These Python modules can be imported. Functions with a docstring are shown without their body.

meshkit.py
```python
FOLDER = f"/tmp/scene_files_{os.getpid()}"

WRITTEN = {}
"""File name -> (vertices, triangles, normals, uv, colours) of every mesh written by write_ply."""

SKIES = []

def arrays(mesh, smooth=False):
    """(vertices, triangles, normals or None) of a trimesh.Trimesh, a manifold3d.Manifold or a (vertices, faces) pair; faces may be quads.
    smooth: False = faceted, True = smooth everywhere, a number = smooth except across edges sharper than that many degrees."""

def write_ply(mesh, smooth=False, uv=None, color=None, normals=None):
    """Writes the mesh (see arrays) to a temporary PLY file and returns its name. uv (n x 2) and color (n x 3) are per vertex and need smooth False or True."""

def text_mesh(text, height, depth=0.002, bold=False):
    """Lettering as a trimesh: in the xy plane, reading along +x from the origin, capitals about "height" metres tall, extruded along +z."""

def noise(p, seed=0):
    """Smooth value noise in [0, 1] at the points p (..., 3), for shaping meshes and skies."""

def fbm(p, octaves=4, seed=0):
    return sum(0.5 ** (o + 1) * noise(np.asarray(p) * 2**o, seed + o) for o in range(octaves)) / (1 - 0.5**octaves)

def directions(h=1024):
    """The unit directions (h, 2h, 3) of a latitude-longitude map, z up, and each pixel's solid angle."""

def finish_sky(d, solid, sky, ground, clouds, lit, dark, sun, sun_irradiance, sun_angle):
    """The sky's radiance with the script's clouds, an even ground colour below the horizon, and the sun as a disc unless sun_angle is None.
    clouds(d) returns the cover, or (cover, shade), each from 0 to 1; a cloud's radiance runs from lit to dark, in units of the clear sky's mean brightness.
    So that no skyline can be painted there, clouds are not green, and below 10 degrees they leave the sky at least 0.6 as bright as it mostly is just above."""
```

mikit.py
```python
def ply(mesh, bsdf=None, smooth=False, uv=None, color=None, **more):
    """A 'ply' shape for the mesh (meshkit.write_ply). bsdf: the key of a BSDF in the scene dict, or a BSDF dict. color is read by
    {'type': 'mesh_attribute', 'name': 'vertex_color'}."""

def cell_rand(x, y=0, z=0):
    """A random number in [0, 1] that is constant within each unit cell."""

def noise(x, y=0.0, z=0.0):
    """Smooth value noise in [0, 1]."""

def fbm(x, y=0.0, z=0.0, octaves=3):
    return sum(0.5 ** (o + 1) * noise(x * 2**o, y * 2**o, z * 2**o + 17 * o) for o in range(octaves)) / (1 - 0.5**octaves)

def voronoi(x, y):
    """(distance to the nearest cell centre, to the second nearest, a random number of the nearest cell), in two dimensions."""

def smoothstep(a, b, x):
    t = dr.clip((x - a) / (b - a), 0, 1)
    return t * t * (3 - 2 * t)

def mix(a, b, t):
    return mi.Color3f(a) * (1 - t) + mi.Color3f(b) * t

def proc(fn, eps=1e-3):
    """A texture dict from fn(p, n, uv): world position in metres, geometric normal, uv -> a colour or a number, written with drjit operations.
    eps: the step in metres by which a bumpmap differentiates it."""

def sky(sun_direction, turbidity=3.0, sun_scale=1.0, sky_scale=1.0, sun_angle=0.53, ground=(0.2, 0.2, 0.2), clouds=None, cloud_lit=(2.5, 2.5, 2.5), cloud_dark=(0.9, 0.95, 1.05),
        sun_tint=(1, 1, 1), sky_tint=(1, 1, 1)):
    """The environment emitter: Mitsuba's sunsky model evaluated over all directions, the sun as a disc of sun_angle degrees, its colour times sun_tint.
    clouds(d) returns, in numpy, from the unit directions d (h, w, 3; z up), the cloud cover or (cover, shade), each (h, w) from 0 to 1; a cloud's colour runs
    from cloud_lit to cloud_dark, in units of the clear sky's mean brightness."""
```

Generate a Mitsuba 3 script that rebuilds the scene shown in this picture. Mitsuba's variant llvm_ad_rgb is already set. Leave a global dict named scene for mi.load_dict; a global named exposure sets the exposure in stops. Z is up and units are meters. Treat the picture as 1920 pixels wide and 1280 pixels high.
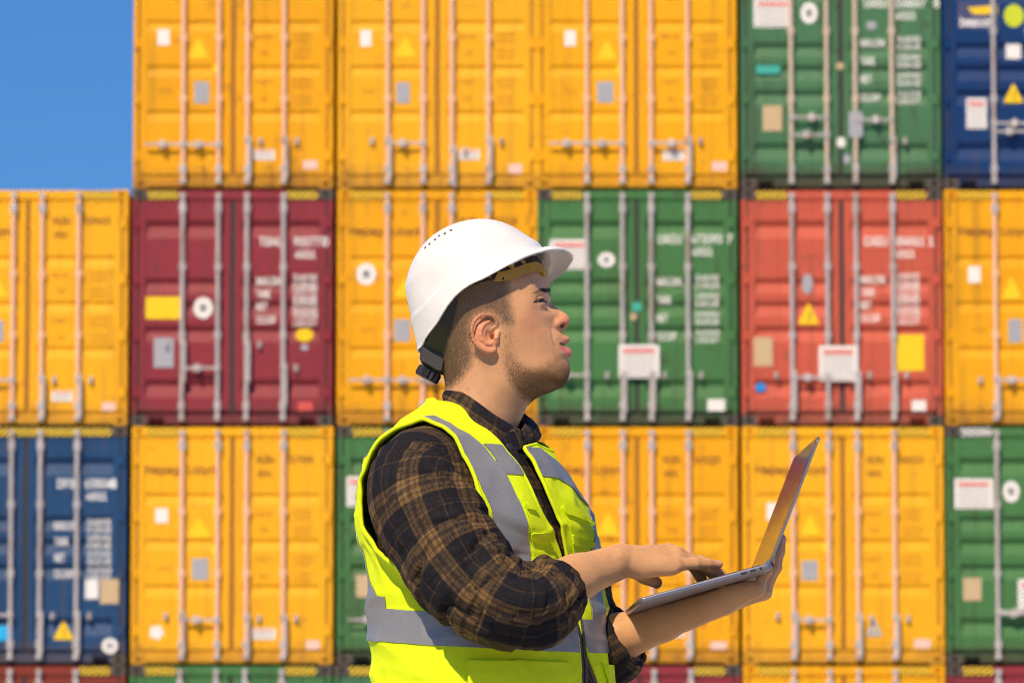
import math
import numpy as np
import trimesh
import drjit as dr
import mitsuba as mi
import mikit
import meshkit
import manifold3d as m3
from scipy.ndimage import gaussian_filter, map_coordinates
from scipy.spatial import cKDTree

T = mi.ScalarTransform4f
scene, labels = {'type': 'scene'}, {}
rng = np.random.default_rng(7)

# ------------------------------------------------------------------ camera, sky, exposure
F = 10000.0                                   # focal length in pixels of the 1920 x 1280 photograph
PITCH = math.atan(917 / F)
CAM = np.array([0.0, 0.0, 0.895])
Y0 = 8.33                                     # distance of the man
YC = F * math.cos(PITCH) / 153.2              # distance of the container stack
cp, sp = math.cos(PITCH), math.sin(PITCH)


def at(px, py, y):
    """The point at distance y that the photograph shows at pixel (px, py)."""
    v = (640 - py) / F
    d = np.array([(px - 960) / F, cp - v * sp, sp + v * cp])
    return CAM + d * (y / d[1])


scene['camera'] = {
    'type': 'thinlens', 'fov': math.degrees(2 * math.atan(960 / F)), 'fov_axis': 'x',
    'aperture_radius': 0.0057, 'focus_distance': (Y0 - 0.10) / cp + 0.02, 'near_clip': 0.1, 'far_clip': 2000.0,
    'to_world': T().look_at(origin=CAM.tolist(), target=(CAM + np.array([0, cp, sp])).tolist(), up=[0, 0, 1])}
scene['sky'] = mikit.sky([-0.29, -0.62, 0.73], turbidity=2.5, sky_tint=(0.245, 0.50, 0.825), sun_tint=(1.0, 0.965, 0.90), ground=(0.36, 0.34, 0.31))
exposure = 1.72

# ------------------------------------------------------------------ helpers
used = {}


def key(name, parent=None):
    k = f'{parent}__{name}' if parent else name
    n = used.get(k, -1) + 1
    used[k] = n
    return k if n == 0 else f'{k}_{n:03d}'


def add(name, shape, parent=None, label=None, cat=None, group=None, kind=None):
    k = key(name, parent)
    scene[k] = shape
    d = {a: b for a, b in (('label', label), ('category', cat), ('group', group), ('kind', kind)) if b}
    if d:
        labels[k] = d
    return k


def thing(name, label, cat, group=None):
    k = key(name)
    labels[k] = {'label': label, 'category': cat}
    if group:
        labels[k]['group'] = group
    return k


def box(x0, x1, y0, y1, z0, z1):
    return trimesh.creation.box(bounds=[[x0, y0, z0], [x1, y1, z1]])


def cbox(x0, x1, y0, y1, z0, z1, c=0.006):
    """A box with its edges chamfered."""
    e = np.array([x1 - x0, y1 - y0, z1 - z0]) / 2
    c = min(c, *(e * 0.49))
    pts = []
    for sx in (-1, 1):
        for sy in (-1, 1):
            for sz in (-1, 1):
                s = np.array([sx, sy, sz])
                for a in range(3):
                    k = e - c
                    k[a] = e[a]
                    pts.append(s * k)
    return trimesh.convex.convex_hull(np.array(pts) + [(x0 + x1) / 2, (y0 + y1) / 2, (z0 + z1) / 2])


def cyl(p0, p1, r, n=16):
    return trimesh.creation.cylinder(radius=r, segment=[p0, p1], sections=n)


def cat_(*ms):
    return trimesh.util.concatenate(list(ms))


def bsdf(name, d):
    scene[name] = d
    return name


def rgb(*c):
    return {'type': 'rgb', 'value': list(c)}


def srgb(r, g, b):
    return [((x / 255 + 0.055) / 1.055) ** 2.4 if x > 10 else x / 255 / 12.92 for x in (r, g, b)]


def plain(name, color, rough=0.5, metal=0.0, spec=0.5, two=False, **kw):
    d = {'type': 'principled', 'base_color': rgb(*color), 'roughness': rough, 'metallic': metal, 'specular': spec, **kw}
    return bsdf(name, {'type': 'twosided', 'inner': d} if two else d)


# ------------------------------------------------------------------ ground
def concrete(p, n, uv):
    a = mikit.fbm(p.x * 0.35, p.y * 0.35, 0, 4)
    b = mikit.noise(p.x * 160, p.y * 160)
    return mi.Color3f(0.40, 0.38, 0.345) * (0.72 + 0.35 * a + 0.15 * b)


bsdf('concrete', {'type': 'principled', 'base_color': mikit.proc(concrete), 'roughness': 0.85, 'specular': 0.3})
add('ground', {'type': 'rectangle', 'to_world': T().translate([0, 400, 0]).scale([900, 900, 1]), 'bsdf': {'type': 'ref', 'id': 'concrete'}}, kind='structure', label='pale concrete yard under the container stacks')

# ------------------------------------------------------------------ container paint
CH = 2.896
CW = 2.460
zB = at(960, 353, YC)[2]
zC = at(960, 800, YC)[2]
zD = at(960, 1244, YC)[2]
PITCHZ = CH + 0.016
# row tops: the stack stands on the ground
ROWTOP = [4 * PITCHZ, 3 * PITCHZ, 2 * PITCHZ, PITCHZ]
PX = 2.4886
X1 = (247 - 960) / 153.2                      # left edge of the first tall column
ROWOFF = {}


def paint(name, col, dirt=(0.06, 0.045, 0.035), amount=0.5, fade=0.12, rough=0.5):
    col, dirt = mi.Color3f(col), mi.Color3f(dirt)

    def fn(p, n, uv):
        big = mikit.fbm(p.x * 1.3, p.z * 0.9, p.y, 4)
        streak = mikit.fbm(p.x * 26, p.z * 0.8, 3.1, 3)
        h = (p.z - 0.0) / PITCHZ
        h = (h - dr.floor(h)) * PITCHZ
        low = 1 - mikit.smoothstep(0.05, 0.34, h + 0.22 * (mikit.fbm(p.x * 5, p.z * 5, 1.7, 3) - 0.5))
        spots = mikit.smoothstep(0.70, 0.80, mikit.fbm(p.x * 9, p.z * 9, p.y * 9 + 4.0, 3))
        m = dr.clip(amount * (0.95 * low + 0.55 * spots + 0.55 * mikit.smoothstep(0.56, 0.78, streak)), 0, 0.85)
        c = col * (1 - fade + 2 * fade * big)
        return c * (1 - m) + dirt * m
    bsdf(name, {'type': 'principled', 'base_color': mikit.proc(fn), 'roughness': rough, 'specular': 0.22})


paint('paint_yellow', (0.82, 0.41, 0.007), dirt=(0.22, 0.10, 0.03), amount=0.42, fade=0.05)
paint('paint_yellow_worn', (0.79, 0.385, 0.008), dirt=(0.20, 0.095, 0.03), amount=0.62, fade=0.09)
paint('paint_yellow_pale', (0.83, 0.43, 0.014), dirt=(0.24, 0.12, 0.04), amount=0.5, fade=0.07)
paint('paint_maroon', (0.255, 0.034, 0.050), amount=0.5)
paint('paint_green', (0.060, 0.190, 0.066), amount=0.85)
paint('paint_green_deep', (0.062, 0.180, 0.090), amount=1.0)
paint('paint_red', (0.54, 0.105, 0.066), dirt=(0.13, 0.07, 0.05), amount=0.65)
paint('paint_blue', (0.004, 0.038, 0.155), amount=0.45)
paint('paint_blue_faded', (0.014, 0.062, 0.175), dirt=(0.10, 0.07, 0.05), amount=0.6, fade=0.2)
paint('paint_rust_red', (0.22, 0.040, 0.028), dirt=(0.12, 0.06, 0.04), amount=0.6)


def galv(p, n, uv):
    a = mikit.fbm(p.x * 30, p.z * 6, p.y * 30, 3)
    r = mikit.smoothstep(0.60, 0.75, mikit.fbm(p.x * 14, p.z * 3, 9.0, 3))
    c = mi.Color3f(0.52, 0.50, 0.50) * (0.75 + 0.45 * a)
    return c * (1 - 0.45 * r) + mi.Color3f(0.28, 0.16, 0.09) * 0.45 * r


bsdf('galvanised', {'type': 'principled', 'base_color': mikit.proc(galv), 'roughness': 0.45, 'metallic': 0.25, 'specular': 0.5})
plain('rod_yellow', (0.80, 0.50, 0.34), 0.4, 0.0)  # galvanised rods with bounce light from the yellow doors put into their colour
plain('rubber_seal', (0.03, 0.03, 0.032), 0.7)
plain('seal_yellow', (0.30, 0.12, 0.008), 0.6)
plain('hazard_brown', (0.28, 0.13, 0.015), 0.6)
plain('rod_beige', (0.60, 0.50, 0.40), 0.45, 0.1)
plain('dark_metal', (0.09, 0.075, 0.065), 0.6, 0.2)
plain('hinge_rust', (0.20, 0.10, 0.05), 0.7)
plain('print_white', (0.88, 0.90, 0.90), 0.5)
plain('print_brown', (0.15, 0.040, 0.010), 0.6)
plain('print_faint', (0.42, 0.18, 0.014), 0.6)
plain('print_navy', (0.05, 0.06, 0.16), 0.6)
plain('hazard_yellow', (0.90, 0.62, 0.01), 0.5)
plain('hazard_black', (0.03, 0.03, 0.025), 0.5)
plain('label_white', (0.80, 0.80, 0.80), 0.45)
plain('label_pink', (0.80, 0.55, 0.50), 0.45)
plain('label_red', (0.62, 0.09, 0.08), 0.45)
plain('label_teal', (0.05, 0.42, 0.34), 0.45)
plain('label_blue', (0.02, 0.24, 0.70), 0.45)
plain('label_cyan', (0.02, 0.42, 0.85), 0.45)
plain('label_yellow', (0.88, 0.60, 0.004), 0.45)
plain('label_lime', (0.55, 0.66, 0.02), 0.45)
plain('plate_grey', (0.46, 0.47, 0.50), 0.35, 0.3)
plain('plate_tan', (0.55, 0.42, 0.25), 0.45)
plain('ink_grey', (0.22, 0.23, 0.25), 0.5)

# ------------------------------------------------------------------ container meshes (x 0..CW left to right, y away, z 0..CH), shared between containers
HDR = 0.125                                   # header height
SILL = 0.15


def door_mesh(x0, x1, grooves, z0, z1, edge):
    """A door leaf: vertical profile with recessed horizontal grooves between two flat stiles."""
    yf, back = 0.012, 0.075
    prof = [(z0, yf)]
    for zc, h, d, s, b in sorted(grooves):
        prof += [(zc - h / 2, yf), (zc - h / 2 + b, yf + d), (zc + h / 2 - s, yf + d), (zc + h / 2, yf)]
    prof += [(z1, yf)]
    n = len(prof)
    v, f = [], []
    for x in (x0 + edge, x1 - edge):
        for z, y in prof:
            v.append((x, y, z))
    for i in range(n - 1):
        f += [(i, n + i, n + i + 1), (i, n + i + 1, i + 1)]
    panel = trimesh.Trimesh(v, f, process=False)
    caps = []
    for zc, h, d, s, b in grooves:             # slanted ends of each groove
        for x in (x0 + edge, x1 - edge):
            q = [(x, yf, zc - h / 2), (x, yf + d, zc - h / 2 + b), (x, yf + d, zc + h / 2 - s), (x, yf, zc + h / 2)]
            fs = [(0, 1, 2), (0, 2, 3)] if x > (x0 + x1) / 2 else [(0, 2, 1), (0, 3, 2)]
            caps.append(trimesh.Trimesh(q, fs, process=False))
    rim = 0.006
    parts = [panel, *caps, cbox(x0, x0 + edge, yf - rim, back, z0, z1, 0.008), cbox(x1 - edge, x1, yf - rim, back, z0, z1, 0.008),
             box(x0 + edge, x1 - edge, back - 0.004, back, z0, z1),
             cbox(x0 + edge, x1 - edge, yf - rim + 0.002, back, z0, z0 + 0.06, 0.006), cbox(x0 + edge, x1 - edge, yf - rim + 0.002, back, z1 - 0.05, z1, 0.006)]
    return cat_(*parts)


def zfr(t):
    return CH * (1 - t)


GROOVE_A = [(zfr(t), 0.150, 0.022, 0.040, 0.100) for t in (0.305, 0.498, 0.690)]
GROOVE_B = [(zfr(t), 0.225, 0.046, 0.075, 0.140) for t in (0.168, 0.402, 0.506, 0.612, 0.842)]
GROOVE_B[1] = (zfr(0.408), 0.195, 0.042, 0.068, 0.12)
for i in (2, 3):
    GROOVE_B[i] = (GROOVE_B[i][0], 0.205, 0.043, 0.07, 0.128)
Zd0, Zd1 = SILL + 0.02, CH - HDR - 0.015
XC = CW / 2
MESH = {}
for kd, gr in (('A', GROOVE_A), ('B', GROOVE_B)):
    MESH['doorL' + kd] = door_mesh(0.085, XC - 0.028, gr, Zd0, Zd1, 0.085)
    MESH['doorR' + kd] = door_mesh(XC + 0.028, CW - 0.085, gr, Zd0, Zd1, 0.085)
MESH['seal'] = cat_(box(XC - 0.028, XC + 0.028, 0.022, 0.07, Zd0, Zd1))
MESH['seal_left'] = box(0.062, 0.085, 0.028, 0.07, Zd0, Zd1)
MESH['seal_right'] = box(CW - 0.085, CW - 0.062, 0.028, 0.07, Zd0, Zd1)
MESH['postL'] = cbox(0.0, 0.062, 0.004, 0.16, 0.118, CH - 0.118, 0.008)
MESH['postR'] = cbox(CW - 0.062, CW, 0.004, 0.16, 0.118, CH - 0.118, 0.008)
MESH['headerA'] = cat_(cbox(0.165, CW - 0.165, 0.006, 0.13, CH - HDR, CH - 0.008, 0.01), box(0.062, CW - 0.062, 0.05, 0.13, CH - HDR - 0.014, CH - HDR))
sl = [cbox(0.165, CW - 0.165, 0.006, 0.13, 0.012, SILL - 0.045, 0.01), box(0.07, CW - 0.07, 0.032, 0.13, SILL - 0.045, SILL + 0.016)]
MESH['sillA'] = cat_(*sl)
MESH['sillB'] = cat_(cbox(0.40, CW - 0.40, 0.006, 0.13, 0.012, SILL - 0.02, 0.01), cbox(0.165, 0.215, 0.006, 0.13, 0.012, SILL - 0.02, 0.008), cbox(CW - 0.215, CW - 0.165, 0.006, 0.13, 0.012, SILL - 0.02, 0.008),
                     box(0.10, CW - 0.10, 0.05, 0.13, 0.10, SILL + 0.016))


def casting(x0, z0):
    b = m3.Manifold.cube([0.178, 0.162, 0.118]).translate([x0, 0.0, z0])
    h = m3.Manifold.cylinder(0.08, 0.026, 0.026, 20).scale([1.0, 1.5, 1]).rotate([90, 90, 0]).translate([x0 + 0.089, 0.05, z0 + 0.059])
    t = (b - h).to_mesh()
    return trimesh.Trimesh(t.vert_properties[:, :3], t.tri_verts, process=False)


for i, (x, z) in enumerate(((0, 0), (CW - 0.178, 0), (0, CH - 0.118), (CW - 0.178, CH - 0.118))):
    MESH[f'casting{i}'] = casting(x, z)


def shell():
    """Corrugated side walls, flat roof and back, behind the end frame."""
    L = 12.19
    zs = (0.118, CH - 0.06)
    pts, y = [], 0.16
    while y < L - 0.30:
        pts += [(0.0, y), (0.0, y + 0.072), (0.036, y + 0.14), (0.036, y + 0.21)]
        y += 0.278
    pts += [(0.0, y), (0.0, L)]
    ms = []
    for side in (0, 1):
        v, f = [], []
        for d, yy in pts:
            x = 0.012 + d if side == 0 else CW - 0.012 - d
            v += [(x, yy, zs[0]), (x, yy, zs[1])]
        for i in range(len(pts) - 1):
            a = 2 * i
            q = [(a, a + 1, a + 3), (a, a + 3, a + 2)]
            f += q if side == 0 else [t[::-1] for t in q]
        ms.append(trimesh.Trimesh(v, f, process=False))
    ms += [box(0.0, CW, 0.131, L, CH - 0.06, CH - 0.012), box(0.0, CW, L - 0.04, L, 0.118, CH - 0.06), box(0.0, CW, 0.131, L, 0.03, 0.118)]
    return cat_(*ms)


MESH['shell'] = shell()
RODX = [XC - 0.612, XC - 0.176, XC + 0.176, XC + 0.625]
RY = -0.036
rod = cyl([0, RY, 0.075], [0, RY, CH - 0.055], 0.029, 14)
MESH['rod'] = rod
MESH['cam_low'] = cbox(-0.036, 0.036, RY - 0.036, 0.006, 0.05, 0.125, 0.008)
MESH['cam_top'] = cbox(-0.036, 0.036, RY - 0.036, 0.006, CH - 0.115, CH - 0.045, 0.008)
MESH['guide_low'] = cbox(-0.042, 0.042, RY - 0.034, 0.012, 0.175, 0.285, 0.012)
MESH['guide_top'] = cbox(-0.042, 0.042, RY - 0.034, 0.012, CH - 0.30, CH - 0.17, 0.012)
MESH['guide'] = cbox(-0.042, 0.042, RY - 0.026, 0.01, -0.045, 0.045, 0.01)


def handle(vertical):
    """A lock handle with its hub: lying flat to one side of its rod, or hanging down along it."""
    if vertical:
        return cat_(cbox(0.012, 0.05, RY - 0.05, RY - 0.034, -0.46, 0.03, 0.006), cbox(-0.03, 0.05, RY - 0.052, RY + 0.02, -0.03, 0.06, 0.01))
    return cat_(cbox(-0.47, 0.0, RY - 0.045, RY - 0.028, -0.017, 0.017, 0.006), cbox(-0.04, 0.035, RY - 0.048, RY + 0.025, -0.045, 0.045, 0.012),
                cbox(-0.30, -0.20, RY - 0.055, 0.01, -0.038, 0.038, 0.012), cyl([-0.25, RY - 0.062, -0.05], [-0.25, RY - 0.04, 0.05], 0.02, 10))


MESH['handle_flat'] = handle(False)
MESH['handle_right'] = handle(False)
MESH['handle_right'].vertices[:, 0] *= -1
MESH['handle_right'].invert()
MESH['handle_down'] = handle(True)
MESH['keeper'] = cat_(cbox(-0.028, 0.028, -0.03, 0.012, -0.045, 0.045, 0.014), cyl([0, -0.045, -0.03], [0, -0.045, 0.03], 0.016, 10))
MESH['hinge'] = cat_(cbox(-0.028, 0.05, -0.012, 0.012, -0.06, 0.06, 0.008), cyl([-0.004, -0.012, -0.075], [-0.004, -0.012, 0.075], 0.015, 10))
MESH['hinge_right'] = MESH['hinge'].copy()
MESH['hinge_right'].vertices[:, 0] *= -1
MESH['hinge_right'].invert()


def hazard(x0, x1, z0, z1, n):
    """Slanted bars of a hazard marking, clipped to its plate."""
    from shapely import Polygon, box as sbox
    out = []
    w, s = (x1 - x0) / n, (z1 - z0) * 0.9
    for i in range(-1, n + 1):
        q = Polygon([(x0 + i * w, z0), (x0 + (i + 0.50) * w, z0), (x0 + (i + 0.50) * w + s, z1), (x0 + i * w + s, z1)]).intersection(sbox(x0, z0, x1, z1))
        if q.area > 1e-5:
            e = trimesh.creation.extrude_polygon(q, 0.003, engine='earcut')
            e.vertices = e.vertices[:, [0, 2, 1]] * [1, -1, 1] + [0, 0.0, 0]
            out.append(e)
    return cat_(*out)


HZ = [(0.185, 0.565), (CW - 0.565, CW - 0.185)]
for i, (a, b) in enumerate(HZ):
    MESH[f'hz_plate{i}'] = box(a, b, 0.002, 0.007, CH - 0.120, CH - 0.012)
    MESH[f'hz_bars{i}'] = hazard(a + 0.004, b - 0.004, CH - 0.117, CH - 0.015, 5).apply_translation([0, 0.0018, 0])
MESH['hz_plate_long'] = box(0.185, CW - 0.185, 0.002, 0.007, CH - 0.120, CH - 0.012)
MESH['hz_bars_long'] = hazard(0.19, CW - 0.19, CH - 0.117, CH - 0.015, 27).apply_translation([0, 0.0018, 0])

PLY = {}


def pl(name, mat, smooth=False):
    k = (name, mat)
    if k not in PLY:
        PLY[k] = mikit.ply(MESH[name], mat, smooth=smooth)
    return PLY[k]


def upright(m):
    """Lettering or a flat label from the xy plane, turned to stand on the door face (its front towards the camera)."""
    m = m.copy()
    m.vertices = np.column_stack([m.vertices[:, 0], -m.vertices[:, 2], m.vertices[:, 1]])
    return m


def text(s, h, bold=False, wide=1.0):
    m = upright(meshkit.text_mesh(s, h, 0.002, bold))
    m.vertices[:, 0] *= wide
    return m


TX = {}


def label_shape(kind, w, h):
    from shapely import Point, Polygon, box as sbox
    from shapely.affinity import scale
    if kind == 'rect':
        g = sbox(-w / 2, -h / 2, w / 2, h / 2).buffer(-0.008).buffer(0.008)
    elif kind == 'round':
        g = scale(Point(0, 0).buffer(0.5, 12), w, h)
    elif kind == 'tri':
        g = Polygon([(-w / 2, -h / 2), (w / 2, -h / 2), (0, h / 2)]).buffer(-0.015).buffer(0.015)
    elif kind == 'flower':
        g = scale(Point(0, 0).buffer(0.26, 8), w, h)
        for a in range(5):
            g = g.union(scale(Point(0.3 * w * math.cos(1.2 + a * 1.2566), 0.3 * h * math.sin(1.2 + a * 1.2566)).buffer(0.2, 6), w, h))
    return upright(trimesh.creation.extrude_polygon(g, 0.003, engine='earcut'))


# ------------------------------------------------------------------ one container
def container(col, row, mat, kind, label, group, decals=(), number=None, hz='short', handles=None, rodmat='galvanised', table=None, brand=False, dx=0.0, hzmat='hazard_yellow'):
    """decals: (name, shape, photo px, py, w px, h px, material) in pixels of the photograph."""
    c = thing('shipping_container', label, 'shipping container', group)
    x0 = X1 + (col - 1) * PX + dx
    z0 = ROWTOP[row] - PITCHZ + 0.004
    W = T().translate([x0, YC, z0])

    def put(name, mesh, m, parent=c, off=None, smooth=False, label=None):
        s = dict(pl(mesh, m, smooth)) if isinstance(mesh, str) else mikit.ply(mesh, m, smooth=smooth)
        s['to_world'] = W if off is None else W @ T().translate(list(off))
        return add(name, s, parent, label)

    put('body_shell', 'shell', mat)
    put('corner_post', 'postL', mat); put('corner_post', 'postR', mat)
    put('header', 'headerA', mat)
    put('sill', 'sill' + kind, mat)
    for i in range(4):
        put('corner_casting', f'casting{i}', mat if kind == 'A' else 'dark_metal')
    dl = put('door', 'doorL' + kind, mat); drr = put('door', 'doorR' + kind, mat)
    put('door_seal', 'seal', 'seal_yellow' if kind == 'A' else 'rubber_seal')
    for q in ('seal_left', 'seal_right'):
        put('side_seal', q, 'seal_yellow' if kind == 'A' else 'rubber_seal')
    for i, xr in enumerate(RODX):
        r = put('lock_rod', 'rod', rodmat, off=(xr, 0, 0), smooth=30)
        put('cam', 'cam_low', 'galvanised', r, (xr, 0, 0)); put('cam', 'cam_top', 'galvanised', r, (xr, 0, 0))
        put('guide', 'guide_low', 'galvanised', r, (xr, 0, 0)); put('guide', 'guide_top', 'galvanised', r, (xr, 0, 0))
        for t in ((0.36, 0.62) if kind == 'A' else (0.33, 0.62)):
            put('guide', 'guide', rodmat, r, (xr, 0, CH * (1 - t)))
    hs = handles or [(0, 'f', 0.815), (1, 'f', 0.815), (2, 'd', 0.80), (3, 'd', 0.80)]
    for i, k, t in hs:
        h = put('handle', {'f': 'handle_flat', 'r': 'handle_right', 'd': 'handle_down'}[k], 'galvanised', off=(RODX[i], 0, CH * (1 - t)))
        if k == 'd':
            put('keeper', 'keeper', 'galvanised', h, (RODX[i] + (0.16 if i > 1 else -0.19), 0, CH * (1 - t)))
    for t in (0.14, 0.38, 0.62, 0.86):
        put('hinge', 'hinge', mat, off=(0.045, 0, CH * (1 - t)))
        put('hinge', 'hinge_right', mat, off=(CW - 0.045, 0, CH * (1 - t)))
    if hz == 'short':
        for i in (0, 1):
            p = put('hazard_marking', f'hz_plate{i}', 'hazard_black' if kind == 'B' else 'hazard_brown')
            put('bars', f'hz_bars{i}', hzmat, p)
    elif hz == 'long':
        p = put('hazard_marking', 'hz_plate_long', 'hazard_black')
        put('bars', 'hz_bars_long', hzmat, p)

    def local(px, py):
        q = at(px, py, YC)
        return q[0] - x0, q[2] - z0

    def face(lz):
        """Depth of the door face at a height: labels lie just proud of it."""
        return 0.0045

    jr = np.random.default_rng(100 + col * 10 + row)
    for name, sh, px, py, w, h, m in decals:
        if kind == 'A' and not sh.startswith('text'):
            px, py, w, h = px + jr.normal(0, 2.2), py + jr.normal(0, 2.2), w * jr.uniform(0.88, 1.12), h * jr.uniform(0.9, 1.1)
        lx, lz = local(px, py)
        if sh.startswith('text:'):
            k_ = (sh, round(h))
            mm = text(sh[5:], h / 153.2, m != 'print_faint')
            mm.vertices[:, 0] *= (w / 153.2) / max(np.ptp(mm.vertices[:, 0]), 1e-6)
            mm.apply_translation([lx - np.ptp(mm.vertices[:, 0]) / 2 - mm.vertices[:, 0].min(), face(lz), lz - h / 153.2 / 2])
        else:
            mm = label_shape(sh, w / 153.2, h / 153.2)
            mm.apply_translation([lx, face(lz), lz])
        if name.startswith('hanging'):           # tied to the lock rods, in front of them
            mm.apply_translation([0, RY - 0.03, 0])
        k = put(name, mm, m)
        if m in ('label_white',) and sh == 'rect' and w > 35:     # printed lines on the larger notices
            fy = face(lz) + (RY - 0.03 if name.startswith('hanging') else 0)
            lines = [box(lx + a, lx + b, fy - 0.005, fy - 0.0028, lz + zz, lz + zz + hh) for a, b, zz, hh in
                     [(-0.42 * w / 153.2, 0.40 * w / 153.2, (0.30 - 0.15 * q) * h / 153.2, 0.045 * h / 153.2) for q in range(1, 6)]]
            for li in lines:
                put('text_line', li, 'ink_grey', k)
            put('heading', box(lx - 0.40 * w / 153.2, lx + 0.40 * w / 153.2, fy - 0.005, fy - 0.0028, lz + 0.26 * h / 153.2, lz + 0.38 * h / 153.2), 'label_red', k)
        elif sh == 'tri':
            put('bolt_sign', text('!', h / 153.2 * 0.42, True).apply_translation([lx - 0.012, face(lz) - 0.003, lz - h / 153.2 * 0.36]), 'label_yellow' if kind == 'A' else 'hazard_black', k)
        elif sh == 'round' and m == 'label_white' and w > 25:
            put('emblem', label_shape('round', w / 153.2 * 0.4, h / 153.2 * 0.4).apply_translation([lx, face(lz) - 0.0025, lz]), 'ink_grey', k)
    return c, x0, z0, put
# ------------------------------------------------------------------ the stack, column by column, row by row (0 = top)
GY, GB = 'yellow containers of the stack', 'green containers of the stack'
NUM = iter(['209702 5', '438811 0', '274716 3', '509403 8', '210118 2', '408803 1', '317094 6', '665120 4', '884210 7', '250931 2', '716632 9'])


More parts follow.
